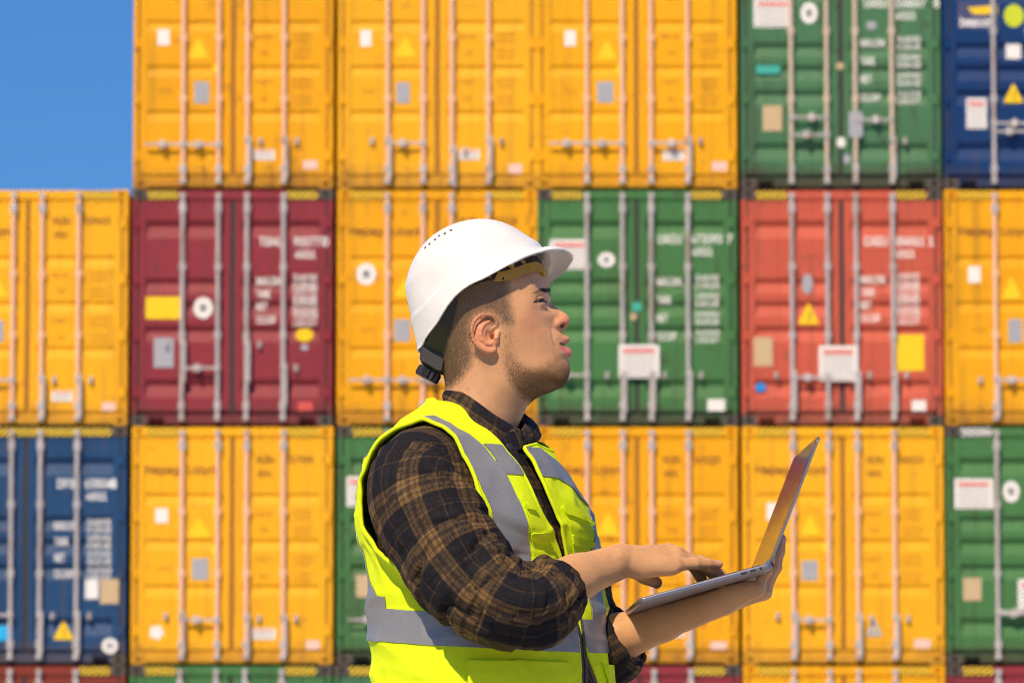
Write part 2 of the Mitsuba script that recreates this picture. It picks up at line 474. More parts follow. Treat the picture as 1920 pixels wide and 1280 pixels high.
def yellow(col, row, label, y0, brand=True, hz='short', handles=None, extra=(), dx=0.0):
    dx = dx or {2: 0.022, 3: -0.022}.get(col, 0.0)
    x0 = 247 + (col - 1) * 381.3
    n = next(NUM)
    d = [('label_sticker', 'rect', x0 + 59, y0 + 167, 22, 30, 'label_white'), ('warning_sign', 'tri', x0 + 128, y0 + 186, 42, 40, 'label_yellow'),
         ('dot_sticker', 'round', x0 + 157, y0 + 229, 20, 20, 'label_yellow'), ('plate', 'rect', x0 + 129, y0 + 271, 28, 40, 'plate_grey'),
         ('lettering', 'text:40 HC', x0 + 62, y0 + 268, 24, 8, 'print_faint'),
         ('container_number', 'text:HLBU', x0 + 251, y0 + 64, 34, 13, 'print_brown'), ('container_number', 'text:' + n[:6], x0 + 316, y0 + 64, 50, 13, 'print_brown'),
         ('container_number', 'text:' + n[7:], x0 + 361, y0 + 64, 8, 13, 'print_brown'), ('size_code', 'text:45G1', x0 + 249, y0 + 90, 28, 11, 'print_brown'),
         ('label_sticker', 'rect', x0 + 251, y0 + 389, 38, 20, 'label_white'), ('label_sticker', 'rect', x0 + 338, y0 + 410, 27, 16, 'label_pink')]
    if (col, row) == (2, 1):
        d[0] = ('round_label', 'round', x0 + 59, y0 + 165, 34, 40, 'label_white')
    if (col, row) == (4, 2):
        d[9] = ('sticker', 'tri', x0 + 249, y0 + 380, 30, 34, 'plate_grey')
    if (col + row) % 3 == 2:
        d.pop(2)
    if brand:
        d.append(('lettering', 'text:Hapag-Lloyd', x0 + 92, y0 + 83, 132, 15, 'print_brown'))
    for q, (a, b) in enumerate((('MAX.GR.', '30.480 KG'), ('TARE', '3.890 KG'), ('NET', '26.590 KG'), ('CU.CAP.', '76.4 CU.M'))):
        yy = y0 + (166, 196, 251, 282)[q]
        d += [('lettering', 'text:' + a, x0 + 248, yy, (34, 16, 34, 14)[q], 8, 'print_faint'), ('lettering', 'text:' + b, x0 + 319, yy - 4, 34, 7, 'print_faint'), ('lettering', 'text:' + b.replace('.', ''), x0 + 319, yy + 8, 32, 7, 'print_faint')]
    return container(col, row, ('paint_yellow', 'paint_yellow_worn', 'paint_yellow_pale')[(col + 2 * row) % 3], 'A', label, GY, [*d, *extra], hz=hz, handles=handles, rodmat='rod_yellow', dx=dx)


def weights(x1, x2, y0, mat='print_white', dy=34, sc=1.0):
    d = []
    for q, (a, w, b, c) in enumerate((('MAX.GW.', 48, '30.480 KGS', '67.200 LBS'), ('TARE', 26, '3.890 KGS', '8.580 LBS'), ('NET', 20, '26.590 KGS', '58.620 LBS'), ('CU.CAP', 36, '76.40 CU.M', '2.698 CU.FT'))):
        y = y0 + q * dy
        d += [('lettering', 'text:' + a, x1 + w / 2, y + 4, w, 14 * sc, mat), ('lettering', 'text:' + b, x2, y - 3, 44, 10 * sc, mat), ('lettering', 'text:' + c, x2, y + 11, 44, 10 * sc, mat)]
    return d


def numbers(x1, x2, x3, y, own, num, chk, mat='print_white'):
    return [('container_number', 'text:' + own, x1, y, 44, 16, mat), ('container_number', 'text:' + num, x2, y, 58, 16, mat), ('container_number', 'text:' + chk, x3, y, 10, 16, mat), ('size_code', 'text:45G1', x2 - 8, y + 24, 38, 14, mat)]


LR = [(0, 'f', 0.815), (1, 'f', 0.815), (2, 'd', 0.80), (3, 'd', 0.80)]
# top row
yellow(1, 0, 'yellow container at the left end of the top row, beside the blue sky', -97, handles=LR)
yellow(2, 0, 'yellow container in the top row, second from the sky, above the white helmet', -97, handles=[(0, 'd', 0.80), (1, 'f', 0.81), (2, 'd', 0.84), (3, 'd', 0.80)])
yellow(3, 0, 'yellow container in the top row, directly left of the green one there', -97, handles=[(0, 'f', 0.81), (1, 'f', 0.81), (2, 'r', 0.81), (3, 'd', 0.80)])
container(4, 0, 'paint_green_deep', 'B', 'worn green container in the top row, beige lock rods, above the orange-red container', GB,
          [('notice', 'rect', 1449, 25, 72, 54, 'label_white'), ('round_label', 'round', 1517, 25, 32, 40, 'label_white'), ('sticker', 'rect', 1440, 131, 46, 16, 'label_teal'), ('plate', 'rect', 1448, 222, 36, 48, 'plate_tan'),
           ('sticker', 'round', 1634, 48, 20, 16, 'plate_grey'), ('hanging_bag', 'rect', 1604, 235, 26, 48, 'plate_grey'), ('seal_tag', 'round', 1577, 267, 16, 20, 'label_white'), ('seal_tag', 'round', 1588, 298, 14, 18, 'plate_grey'), ('seal_tag', 'round', 1575, 124, 14, 14, 'plate_tan'),
           *numbers(1642, 1706, 1756, 6, 'UASU', '338867', '8'), *weights(1614, 1704, 77)], handles=[(0, 'r', 0.70), (1, 'f', 0.775), (2, 'r', 0.71), (3, 'd', 0.80)], rodmat='rod_beige')
b, bx0, bz0, put = container(5, 0, 'paint_blue', 'B', 'dark blue container at the right end of the top row, with a lime round sticker', 'blue containers of the stack',
          [('round_label', 'round', 1901, 30, 37, 43, 'label_lime'), ('sticker', 'rect', 1900, 97, 28, 28, 'label_white'), ('warning_sign', 'tri', 1900, 174, 38, 38, 'label_yellow'), ('plate', 'rect', 1831, 213, 38, 58, 'label_white'),
           ('logo_panel', 'rect', 1834, 30, 78, 50, 'print_navy'), *numbers(2020, 2085, 2135, 6, 'DFSU', '612077', '4'), *weights(1994, 2084, 77)], handles=[(0, 'r', 0.725), (1, 'f', 0.76), (2, 'r', 0.72), (3, 'd', 0.8)])
q = at(1834, 30, YC)
lx, lz = q[0] - bx0, q[2] - bz0
m = text('beacon', 0.11, True)
m.vertices[:, 0] *= 0.40 / np.ptp(m.vertices[:, 0])
m.apply_translation([lx - 0.22 - m.vertices[:, 0].min(), 0.0015, lz - 0.13])
put('lettering', m, 'print_white', b + '__logo_panel')
from shapely import Polygon
m = upright(trimesh.creation.extrude_polygon(Polygon([(-0.13, 0.10), (0.235, 0.13), (0.235, 0.02), (-0.06, 0.02)]), 0.002, engine='earcut'))
put('beam', m.apply_translation([lx, 0.0015, lz]), 'label_yellow', b + '__logo_panel')
# second row
yellow(0, 1, 'yellow container right under the blue sky, top of the lower left column', 350, handles=[(0, 'f', 0.81), (1, 'f', 0.81), (2, 'd', 0.81), (3, 'd', 0.81)], dx=-0.02)
container(1, 1, 'paint_maroon', 'B', 'maroon container in the second row, left of the white helmet', 'maroon containers of the stack',
          [('sticker', 'rect', 307, 577, 68, 42, 'label_yellow'), ('round_label', 'round', 381, 577, 36, 40, 'label_white'), ('plate', 'rect', 307, 661, 37, 56, 'plate_grey'), ('sticker', 'round', 571, 628, 34, 25, 'label_yellow'), ('sticker', 'round', 571, 651, 15, 12, 'plate_grey'), ('sticker', 'rect', 572, 761, 27, 17, 'label_red'),
           *numbers(508, 580, 611, 453, 'TGHU', '900777', '0'), *weights(481, 572, 523, dy=24)], handles=[(0, 'd', 0.66), (1, 'f', 0.76), (2, 'd', 0.66), (3, 'd', 0.76)])
yellow(2, 1, 'yellow container in the second row, half hidden behind the white helmet', 350, handles=[(0, 'f', 0.81), (1, 'f', 0.81), (2, 'f', 0.81), (3, 'd', 0.81)])
container(3, 1, 'paint_green', 'B', 'green container in the second row, right of the man\'s face', GB, dx=-0.022, decals=[('notice', 'rect', 1067, 477, 72, 56, 'label_white'), ('round_label', 'round', 1137, 487, 32, 28, 'label_white'), ('hanging_notice', 'rect', 1198, 678, 76, 62, 'label_white'), ('sticker', 'rect', 1343, 759, 33, 22, 'label_white'), ('seal_tag', 'round', 1194, 575, 18, 18, 'label_teal'), ('seal_tag', 'round', 1188, 593, 12, 14, 'plate_tan'),
           *numbers(1256, 1325, 1368, 448, 'UACU', '472090', '7'), *weights(1232, 1326, 524)], handles=[(0, 'f', 0.79), (1, 'd', 0.79), (2, 'd', 0.79), (3, 'd', 0.79)])
container(4, 1, 'paint_red', 'B', 'orange-red container in the second row with a yellow square notice', 'red containers of the stack',
          [('round_label', 'round', 1514, 532, 20, 38, 'plate_grey'), ('warning_sign', 'tri', 1516, 587, 42, 42, 'label_yellow'), ('plate', 'rect', 1431, 659, 35, 54, 'plate_tan'), ('hanging_notice', 'rect', 1571, 682, 72, 66, 'label_white'), ('notice', 'rect', 1705, 661, 55, 68, 'label_yellow'), ('sticker', 'round', 1426, 726, 20, 18, 'label_blue'), ('sticker', 'rect', 1723, 760, 27, 20, 'label_white'),
           *numbers(1642, 1704, 1746, 452, 'CAIU', '884061', '1'), *weights(1614, 1702, 520, dy=24)], handles=[(0, 'd', 0.79), (1, 'f', 0.80), (2, 'd', 0.79), (3, 'd', 0.79)])
yellow(5, 1, 'yellow container at the right end of the second row, below the dark blue one', 350, handles=[(0, 'd', 0.81), (1, 'f', 0.81), (2, 'd', 0.81), (3, 'd', 0.81)])
# third row
container(0, 2, 'paint_blue_faded', 'B', 'faded blue container at the left end of the third row', 'blue containers of the stack',
          [*numbers(130, 189, 212, 906, 'DFSU', '638048', '0'), *weights(102, 186, 981, dy=30), ('sticker', 'rect', 172, 1104, 24, 36, 'label_white'), ('plate', 'rect', 205, 1108, 35, 46, 'plate_tan'), ('warning_sign', 'tri', 119, 1180, 40, 36, 'label_yellow'), ('round_label', 'round', 206, 1210, 30, 29, 'label_white'), ('sticker', 'rect', 4, 1186, 44, 28, 'label_cyan')],
          hz='long', handles=[(0, 'd', 0.8), (1, 'f', 0.795), (2, 'd', 0.80), (3, 'd', 0.80)], dx=-0.02)
yellow(1, 2, 'yellow container in the third row between the faded blue and the green one', 797, handles=[(0, 'd', 0.8), (1, 'f', 0.815), (2, 'd', 0.81), (3, 'd', 0.81)], extra=[('sticker', 'flower', 291, 1186, 28, 28, 'label_white')], dx=0.01)
container(2, 2, 'paint_green', 'B', 'green container in the third row, mostly hidden behind the man\'s back', GB,
          [('notice', 'rect', 672, 921, 44, 56, 'label_white'), ('plate', 'rect', 684, 1098, 32, 42, 'plate_tan'), *numbers(870, 940, 990, 906, 'UASU', '317708', '2'), *weights(850, 945, 970)], dx=0.03)
yellow(3, 2, 'yellow container in the third row, behind the typing hand', 797, handles=[(0, 'd', 0.8), (1, 'f', 0.815), (2, 'd', 0.81), (3, 'd', 0.81)])
yellow(4, 2, 'yellow container in the third row, behind the upright laptop screen', 797, handles=[(0, 'd', 0.8), (1, 'f', 0.815), (2, 'd', 0.81), (3, 'd', 0.81)])
container(5, 2, 'paint_green', 'B', 'green container at the right end of the third row', GB,
          [('notice', 'rect', 1826, 925, 72, 56, 'label_white'), ('round_label', 'round', 1896, 921, 31, 40, 'label_white'), ('plate', 'rect', 1823, 1104, 34, 42, 'plate_tan'), ('hanging_notice', 'rect', 1938, 1116, 60, 60, 'label_white'), *numbers(2020, 2085, 2135, 906, 'UASU', '301544', '6'), *weights(1994, 2084, 970)],
          handles=[(0, 'r', 0.78), (1, 'f', 0.79), (2, 'd', 0.8), (3, 'd', 0.8)], hzmat='print_white')
# bottom row, standing on the ground
container(0, 3, 'paint_rust_red', 'B', 'rust-red container at the left end of the bottom row', 'red containers of the stack', dx=-0.02)
container(1, 3, 'paint_green', 'B', 'green container in the bottom row, below the yellow one left of the man', GB)
container(2, 3, 'paint_green_deep', 'B', 'green container in the bottom row, behind the man\'s waist', GB)
container(3, 3, 'paint_maroon', 'B', 'maroon container in the bottom row, behind the man\'s far cuff', 'maroon containers of the stack')
yellow(4, 3, 'yellow container in the bottom row, the only yellow one there', 1244, brand=False)
container(5, 3, 'paint_maroon', 'B', 'maroon container at the right end of the bottom row', 'maroon containers of the stack')
# ------------------------------------------------------------------ implicit-surface tools for the figure
from scipy.interpolate import RBFInterpolator, PchipInterpolator, CubicSpline


class Field:
    """A signed-distance grid; shapes are added to it locally."""

    def __init__(s, lo, hi, h):
        s.lo, s.h = np.array(lo, float), h
        s.n = np.ceil((np.array(hi) - s.lo) / h).astype(int) + 1
        s.ax = [s.lo[k] + h * np.arange(s.n[k]) for k in range(3)]
        s.f = np.full(s.n, 1e3, np.float32)

    def block(s, lo=None, hi=None):
        sl = []
        for k in range(3):
            a = 0 if lo is None else int(np.clip(np.floor((lo[k] - s.lo[k]) / s.h), 0, s.n[k]))
            b = s.n[k] if hi is None else int(np.clip(np.ceil((hi[k] - s.lo[k]) / s.h) + 1, 0, s.n[k]))
            sl.append(slice(a, b))
        P = np.meshgrid(*[s.ax[k][sl[k]].astype(np.float32) for k in range(3)], indexing='ij', sparse=True)
        return tuple(sl), P

    def put(s, fn, c, r, k=0.0, mode='add'):
        """Combine fn(x, y, z) in the box of half-size r about c; k = blend radius."""
        c, r = np.array(c, float), np.array(r, float) + 2.5 * k + 3 * s.h
        sl, P = s.block(c - r, c + r)
        if min(s.f[sl].shape) == 0:
            return
        d, f = fn(*P), s.f[sl]
        if mode == 'cut':
            s.f[sl] = smax(f, -d, k)
        elif mode == 'and':
            s.f[sl] = smax(f, d, k)
        else:
            s.f[sl] = smin(f, d, k)

    def ball(s, c, r, k=0.0, mode='add'):
        s.put(lambda x, y, z: np.sqrt((x - c[0]) ** 2 + (y - c[1]) ** 2 + (z - c[2]) ** 2) - r, c, [r] * 3, k, mode)

    def ell(s, c, r, k=0.0, mode='add', R=None):
        R = np.eye(3) if R is None else R
        m = max(r)

        def fn(x, y, z):
            q = [R[0][i] * (x - c[0]) + R[1][i] * (y - c[1]) + R[2][i] * (z - c[2]) for i in range(3)]
            k0 = np.sqrt(sum((q[i] / r[i]) ** 2 for i in range(3)))
            k1 = np.sqrt(sum((q[i] / r[i] ** 2) ** 2 for i in range(3)))
            return k0 * (k0 - 1) / np.maximum(k1, 1e-6)
        s.put(fn, c, [m] * 3, k, mode)

    def cone(s, a, b, ra, rb, k=0.0, mode='add', flat=None):
        """A tapered capsule; flat = (direction, factor) squeezes it along a direction."""
        a, b = np.array(a, float), np.array(b, float)
        ab = b - a
        L2 = max(ab @ ab, 1e-12)

        def fn(x, y, z):
            t = np.clip(((x - a[0]) * ab[0] + (y - a[1]) * ab[1] + (z - a[2]) * ab[2]) / L2, 0, 1)
            q = [x - a[0] - t * ab[0], y - a[1] - t * ab[1], z - a[2] - t * ab[2]]
            if flat is not None:
                d = q[0] * flat[0][0] + q[1] * flat[0][1] + q[2] * flat[0][2]
                q = [q[i] + flat[0][i] * d * (flat[1] - 1) for i in range(3)]
            return np.sqrt(q[0] ** 2 + q[1] ** 2 + q[2] ** 2) - (ra + (rb - ra) * t)
        lo, hi = np.minimum(a, b), np.maximum(a, b)
        s.put(fn, (lo + hi) / 2, (hi - lo) / 2 + max(ra, rb), k, mode)

    def chain(s, pts, rs, k=0.0, mode='add', flat=None):
        for i in range(len(pts) - 1):
            s.cone(pts[i], pts[i + 1], rs[i], rs[i + 1], k if i == 0 else min(k, 0.5 * min(rs)) if mode == 'add' else k, mode, flat)

    def mesh(s):
        return nets(s.f, s.lo, s.h)


def smin(a, b, k):
    if k <= 0:
        return np.minimum(a, b)
    h = np.maximum(k - np.abs(a - b), 0) / k
    return np.minimum(a, b) - h * h * k * 0.25


def smax(a, b, k):
    return -smin(-a, -b, k)


def nets(f, lo, h):
    """Surface nets: the zero surface of a grid as (vertices, triangles), facing outwards."""
    n = np.array(f.shape)
    inside = f < 0
    cells = np.zeros(n - 1, np.int8)
    corners = [(a, b, c) for a in (0, 1) for b in (0, 1) for c in (0, 1)]
    for a, b, c in corners:
        cells += inside[a:n[0] - 1 + a, b:n[1] - 1 + b, c:n[2] - 1 + c]
    idx = np.argwhere((cells > 0) & (cells < 8))
    num = np.full(n - 1, -1, np.int32)
    num[tuple(idx.T)] = np.arange(len(idx))
    val = np.stack([f[tuple((idx + c).T)] for c in np.array(corners)], 1).astype(float)
    acc, cnt = np.zeros((len(idx), 3)), np.zeros(len(idx))
    C = np.array(corners, float)
    for i in range(8):
        for j in range(i + 1, 8):
            if np.abs(C[i] - C[j]).sum() == 1:
                m = (val[:, i] < 0) != (val[:, j] < 0)
                t = val[m, i] / (val[m, i] - val[m, j])
                acc[m] += C[i] + t[:, None] * (C[j] - C[i])
                cnt[m] += 1
    v = lo + h * (idx + acc / cnt[:, None])
    faces = []
    for ax in range(3):
        o1, o2 = [(1, 2), (2, 0), (0, 1)][ax]
        sa = [slice(None)] * 3
        sb = [slice(None)] * 3
        sa[ax], sb[ax] = slice(0, n[ax] - 1), slice(1, n[ax])
        A, B = inside[tuple(sa)], inside[tuple(sb)]
        for flip, e in ((False, np.argwhere(A & ~B)), (True, np.argwhere(~A & B))):
            e = e[(e[:, o1] > 0) & (e[:, o2] > 0) & (e[:, o1] < n[o1] - 1) & (e[:, o2] < n[o2] - 1)]
            d1, d2 = np.zeros(3, int), np.zeros(3, int)
            d1[o1], d2[o2] = 1, 1
            q = np.stack([num[tuple((e - d1 - d2).T)], num[tuple((e - d2).T)], num[tuple(e.T)], num[tuple((e - d1).T)]], 1)
            faces.append(q[:, ::-1] if flip else q)
    q = np.vstack(faces)
    d02 = np.linalg.norm(v[q[:, 0]] - v[q[:, 2]], axis=1) <= np.linalg.norm(v[q[:, 1]] - v[q[:, 3]], axis=1)
    fa = np.vstack([q[d02][:, [0, 1, 2]], q[d02][:, [0, 2, 3]], q[~d02][:, [0, 1, 3]], q[~d02][:, [1, 2, 3]]])
    return v, fa


def smooth(v, f, it=4, lam=0.5, mu=-0.53):
    from scipy.sparse import coo_matrix, diags
    n = len(v)
    e = np.vstack([f[:, [0, 1]], f[:, [1, 2]], f[:, [2, 0]]])
    e = np.vstack([e, e[:, ::-1]])
    A = coo_matrix((np.ones(len(e)), (e[:, 0], e[:, 1])), (n, n)).tocsr()
    A.data[:] = 1
    A = diags(1 / np.maximum(np.asarray(A.sum(1)).ravel(), 1)) @ A
    v = v.copy()
    for i in range(it):
        v += lam * (A @ v - v)
        v += mu * (A @ v - v)
    return v


def normals(v, f):
    n = np.zeros_like(v)
    c = np.cross(v[f[:, 1]] - v[f[:, 0]], v[f[:, 2]] - v[f[:, 0]])
    for k in range(3):
        np.add.at(n, f[:, k], c)
    return n / np.maximum(np.linalg.norm(n, axis=1, keepdims=True), 1e-12)


def clip(v, f, val, attrs=()):
    """The part of the mesh where val > 0, cut smoothly along val = 0. attrs: further per-vertex arrays to carry along."""
    v, val = np.asarray(v), np.asarray(val, float)
    arrs = [v, *attrs]
    pos = val > 0
    k = pos[f].sum(1)
    keep = [f[k == 3]]
    new, nid = [], {}
    extra = [[] for _ in arrs]
    base = len(v)

    def cut(a, b):
        key_ = (min(a, b), max(a, b))
        if key_ not in nid:
            t = val[a] / (val[a] - val[b])
            nid[key_] = base + len(nid)
            for i, r in enumerate(arrs):
                extra[i].append(r[a] + t * (r[b] - r[a]))
        return nid[key_]
    tris = []
    for tri in f[(k == 1) | (k == 2)]:
        p = pos[tri]
        if p.sum() == 1:
            i = int(np.argmax(p))
            a, b, c = tri[i], tri[(i + 1) % 3], tri[(i + 2) % 3]
            tris.append((a, cut(a, b), cut(a, c)))
        else:
            i = int(np.argmin(p))
            a, b, c = tri[i], tri[(i + 1) % 3], tri[(i + 2) % 3]
            ab, ac = cut(a, b), cut(a, c)
            tris += [(ab, b, c), (ab, c, ac)]
    fa = np.vstack([keep[0], np.array(tris, int).reshape(-1, 3)])
    out = [np.vstack([r, np.array(x).reshape(-1, r.shape[1])]) if r.ndim == 2 else np.concatenate([r, np.array(x)]) for r, x in zip(arrs, extra)]
    u, inv = np.unique(fa.ravel(), return_inverse=True)
    return [o[u] for o in out][0], inv.reshape(-1, 3), [o[u] for o in out][1:]


def thicken(v, f, n, t_out, t_in):
    """A sheet given thickness along its normals n, its open edges closed. Returns (v, f, source vertex of each vertex)."""
    N = len(v)
    e = np.vstack([f[:, [0, 1]], f[:, [1, 2]], f[:, [2, 0]]])
    es = np.sort(e, 1)
    _, first, cnt = np.unique(es, axis=0, return_index=True, return_counts=True)
    b = e[first[cnt == 1]]
    side = np.vstack([np.stack([b[:, 0], b[:, 0] + N, b[:, 1]], 1), np.stack([b[:, 1], b[:, 0] + N, b[:, 1] + N], 1)])
    return np.vstack([v + n * np.asarray(t_out), v - n * np.asarray(t_in)]), np.vstack([f, f[:, ::-1] + N, side]), np.tile(np.arange(N), 2)


def sweep(pts, radii, n=10, flat=1.0, up=None, closed_ends=True):
    """A tube along points; flat squeezes the section along its second axis."""
    P = np.asarray(pts, float)
    R = np.broadcast_to(np.asarray(radii, float), len(P))
    tan = np.gradient(P, axis=0)
    tan /= np.linalg.norm(tan, axis=1, keepdims=True) + 1e-12
    a = np.array(up if up is not None else [0.31, 0.2, 0.93], float)
    v = []
    for p, t, r in zip(P, tan, R):
        x = a - (a @ t) * t
        x /= np.linalg.norm(x) + 1e-12
        y = np.cross(t, x)
        for k in range(n):
            c, s_ = math.cos(2 * math.pi * k / n), math.sin(2 * math.pi * k / n)
            v.append(p + r * (x * c + y * s_ * flat))
    f = []
    m = len(P)
    for i in range(m - 1):
        for k in range(n):
            a0, a1 = i * n + k, i * n + (k + 1) % n
            f += [(a0, a1, a1 + n), (a0, a1 + n, a0 + n)]
    v = np.array(v)
    if closed_ends:
        v = np.vstack([v, P[0], P[-1]])
        for k in range(n):
            f += [(m * n, (k + 1) % n, k), (m * n + 1, (m - 1) * n + k, (m - 1) * n + (k + 1) % n)]
    return trimesh.Trimesh(v, np.array(f), process=False)


def spline(pts, n):
    P = np.asarray(pts, float)
    d = np.concatenate([[0], np.cumsum(np.linalg.norm(np.diff(P, axis=0), axis=1) ** 0.5 + 1e-9)])
    return CubicSpline(d, P)(np.linspace(0, d[-1], n))


# ------------------------------------------------------------------ the man: head
# The head is laid out in its own frame, in units of 1/1200 m: U forward, V down, S to his right (the side the camera sees).
YAW, ROLL = math.radians(8), math.radians(4)
PIV = np.array([905.0, 640.0, 0.0])
PW = at(905, 640, Y0)
_f = np.array([math.cos(YAW), -math.sin(YAW), 0])
_s = np.array([-math.sin(YAW), -math.cos(YAW), 0])
_up = np.array([0, 0, 1.0])
_s, _up = math.cos(ROLL) * _s + math.sin(ROLL) * _up, math.cos(ROLL) * _up - math.sin(ROLL) * _s
HM = np.array([_f, -_up, _s]) / 1200.0        # rows: world vector of U, V, S


def hw(p):
    """Head frame to world."""
    return PW + (np.asarray(p, float) - PIV) @ HM


HSV = math.sin(ROLL) + math.tan(PITCH)        # how much a point rises in the picture with S
HSU = math.tan(YAW)


def nf(u, v, s):
    """Head-frame point that lies at S = s and is seen at (u, v)."""
    return np.array([u + s * HSU, v + s * HSV, s])


OUT = [  # profile (u, v, rounding radius), from the neck front up over the face and round the head
    (955, 900, 50), (958, 860, 50), (966, 825, 50), (976, 796, 48), (985, 776, 46), (996, 757, 46), (1013, 745, 44), (1034, 737.5, 36), (1051, 729.5, 30), (1063, 717.5, 26), (1069.5, 705, 24), (1070.5, 692, 20),
    (1068, 682.5, 14), (1067, 677, 11), (1073.5, 669.5, 11), (1074, 661, 10), (1069, 654, 8), (1063, 649, 6), (1069, 643, 9), (1070.5, 637, 10), (1063, 630, 11), (1056, 624, 9), (1055, 620, 8), (1062, 617, 8), (1068, 609, 9), (1070.5, 601, 10), (1067, 593, 9),
    (1058, 586, 7), (1047, 579, 7), (1037, 571, 8), (1031, 562, 10), (1030.5, 554, 20), (1033, 546, 36), (1031, 534, 50), (1026, 518, 60), (1016, 498, 68), (1000, 478, 74), (978, 462, 78), (950, 452, 80), (915, 449, 80), (880, 456, 78), (848, 472, 76), (822, 498, 74), (806, 530, 72), (800, 565, 70),
    (803, 600, 66), (812, 640, 58), (822, 672, 52), (831, 700, 50), (836, 725, 52), (835, 755, 55), (826, 790, 58), (815, 830, 60), (808, 870, 60), (806, 900, 60)]
IN = [  # points of the side of the head as seen: (u, v, half width in mm)
    (880, 540, 77), (845, 575, 72), (840, 505, 69), (900, 485, 67), (950, 492, 63), (925, 470, 48), (985, 538, 60.5), (1004, 531, 52), (985, 500, 50), (960, 545, 67),
    (993, 553, 57.5), (1012, 551, 46), (1023, 549, 33), (1004, 562, 52), (1012, 572, 43), (1022, 566, 26), (1026, 574, 20), (1017, 583, 39), (985, 588, 63), (1000, 600, 55.5), (1015, 600, 44), (1032, 594, 27), (1045, 595, 12.5), (1040, 606, 17), (1056, 601, 11.5), (1050, 610, 15), (1040, 617, 18),
    (935, 590, 69), (935, 625, 68.5), (905, 600, 71), (965, 620, 64), (985, 628, 57.5), (1005, 625, 50), (1022, 622, 41), (1032, 632, 34), (1040, 645, 29), (1050, 634, 18), (1046, 656, 26), (1052, 645, 20.5), (1055, 663, 19.5), (1058, 652, 13), (1030, 665, 35), (1040, 682, 31), (1055, 690, 22), (1052, 710, 23),
    (925, 655, 66), (945, 690, 58.5), (970, 675, 56), (1000, 672, 49), (975, 700, 52), (1005, 702, 44), (1035, 708, 32), (960, 712, 53),
    (935, 735, 55), (910, 690, 60), (875, 640, 66), (840, 640, 54), (858, 690, 51), (880, 720, 57), (915, 740, 57), (920, 790, 57), (870, 770, 60), (880, 840, 62), (930, 850, 55)]


def head_profile():
    O = np.array(OUT, float)
    P = O[:, :2]
    tan = np.gradient(P, axis=0)
    nrm = np.column_stack([-tan[:, 1], tan[:, 0]])          # turned outwards
    nrm /= np.linalg.norm(nrm, axis=1, keepdims=True)
    c = np.array([930, 660.0])
    nrm *= np.sign(((P - c) * nrm).sum(1, keepdims=True) + 1e-9)
    pts, val = [P], [np.zeros(len(P))]
    for sgn in (1, -1):
        off = np.clip(O[:, 2] * 0.25, 2.5, 9)
        pts.append(P + sgn * nrm * off[:, None])
        val.append(-sgn * 2 * O[:, 2] * off - off ** 2)
    Q = []
    for u, v, w in IN:
        s = w * 1.2
        q = nf(u, v, s)
        Q.append((q[0], q[1], s * s))
    Q = np.array(Q)
    # near-outline offset points that clash with face points are dropped
    X, Y = np.vstack(pts), np.concatenate(val)
    tree = cKDTree(Q[:, :2])
    d, _ = tree.query(X)
    ok = (d > 7) | (np.arange(len(X)) < len(P))
    return RBFInterpolator(np.vstack([X[ok], Q[:, :2]]), np.concatenate([Y[ok], Q[:, 2]]), kernel='thin_plate_spline', smoothing=2.0)


HG = head_profile()
HLO, HHI, HH = np.array([782.0, 436, -112]), np.array([1084.0, 880, 118]), 1.6
head = Field(HLO, HHI, HH)
_U, _V = np.meshgrid(head.ax[0], head.ax[1], indexing='ij')
_g = HG(np.column_stack([_U.ravel(), _V.ravel()])).reshape(_U.shape)
_g = gaussian_filter(_g, 1.0)
_gu, _gv = np.gradient(_g, HH)
_S = head.ax[2][None, None, :]
head.f = ((_S ** 2 - _g[..., None]) / np.sqrt(4 * _S ** 2 + (_gu ** 2 + _gv ** 2)[..., None] + 60.0)).astype(np.float32)


def half_width(u, v):
    i = np.array([(np.asarray(u) - HLO[0]) / HH, (np.asarray(v) - HLO[1]) / HH])
    return np.sqrt(np.maximum(map_coordinates(_g, i.reshape(2, -1), order=1, mode='nearest').reshape(np.shape(u)), 0))


EYE = nf(1006.5, 569.5, 39.0)
for sd in (1, -1):
    def m(p, sd=sd):
        return np.array([p[0], p[1], sd * p[2]])
    # nose wings and nostrils
    head.ell(m((1047, 610, 13.5)), (13, 9.5, 8.5), 4)
    head.ell(m((1055.5, 613.5, 10.5)), (7.0, 5.0, 6.0), 1.5, 'cut')
    fold = [m(nf(1036, 617, 30)), m(nf(1040, 634, 35)), m(nf(1043, 650, 33.5))]
    head.chain(fold, [0.4, 0.9, 0.3], 7, 'cut')
    head.ell(m((1034.5, 612, 24)), (2.2, 9, 4), 3, 'cut')                   # crease behind the wing
    # eye socket and lids
    head.ell(m(EYE + [6, -2, 4]), (13, 9, 14), 7, 'cut')
    head.ball(m(EYE), 17.4, 4)

    def slit(x, y, z, sd=sd):
        u, v, s = x - EYE[0], y - EYE[1], z * sd - EYE[2]
        up = v - (1.6 - 0.66 * (u + 4))                                    # below the upper lid line
        lo = (3.4 - 0.26 * (u + 4)) - v                                    # above the lower lid line
        return -np.minimum(np.minimum(np.minimum(up, lo), u + 5), 24 - np.sqrt(u * u + v * v + s * s))
    head.put(slit, m(EYE), [24] * 3, 0.8, 'cut')
# mouth: parted lips
head.ell((1066, 648.2, 0), (10, 2.6, 17), 2.0, 'cut')
head.ell((1058, 650.8, 0), (6, 1.6, 27), 2.0, 'cut')
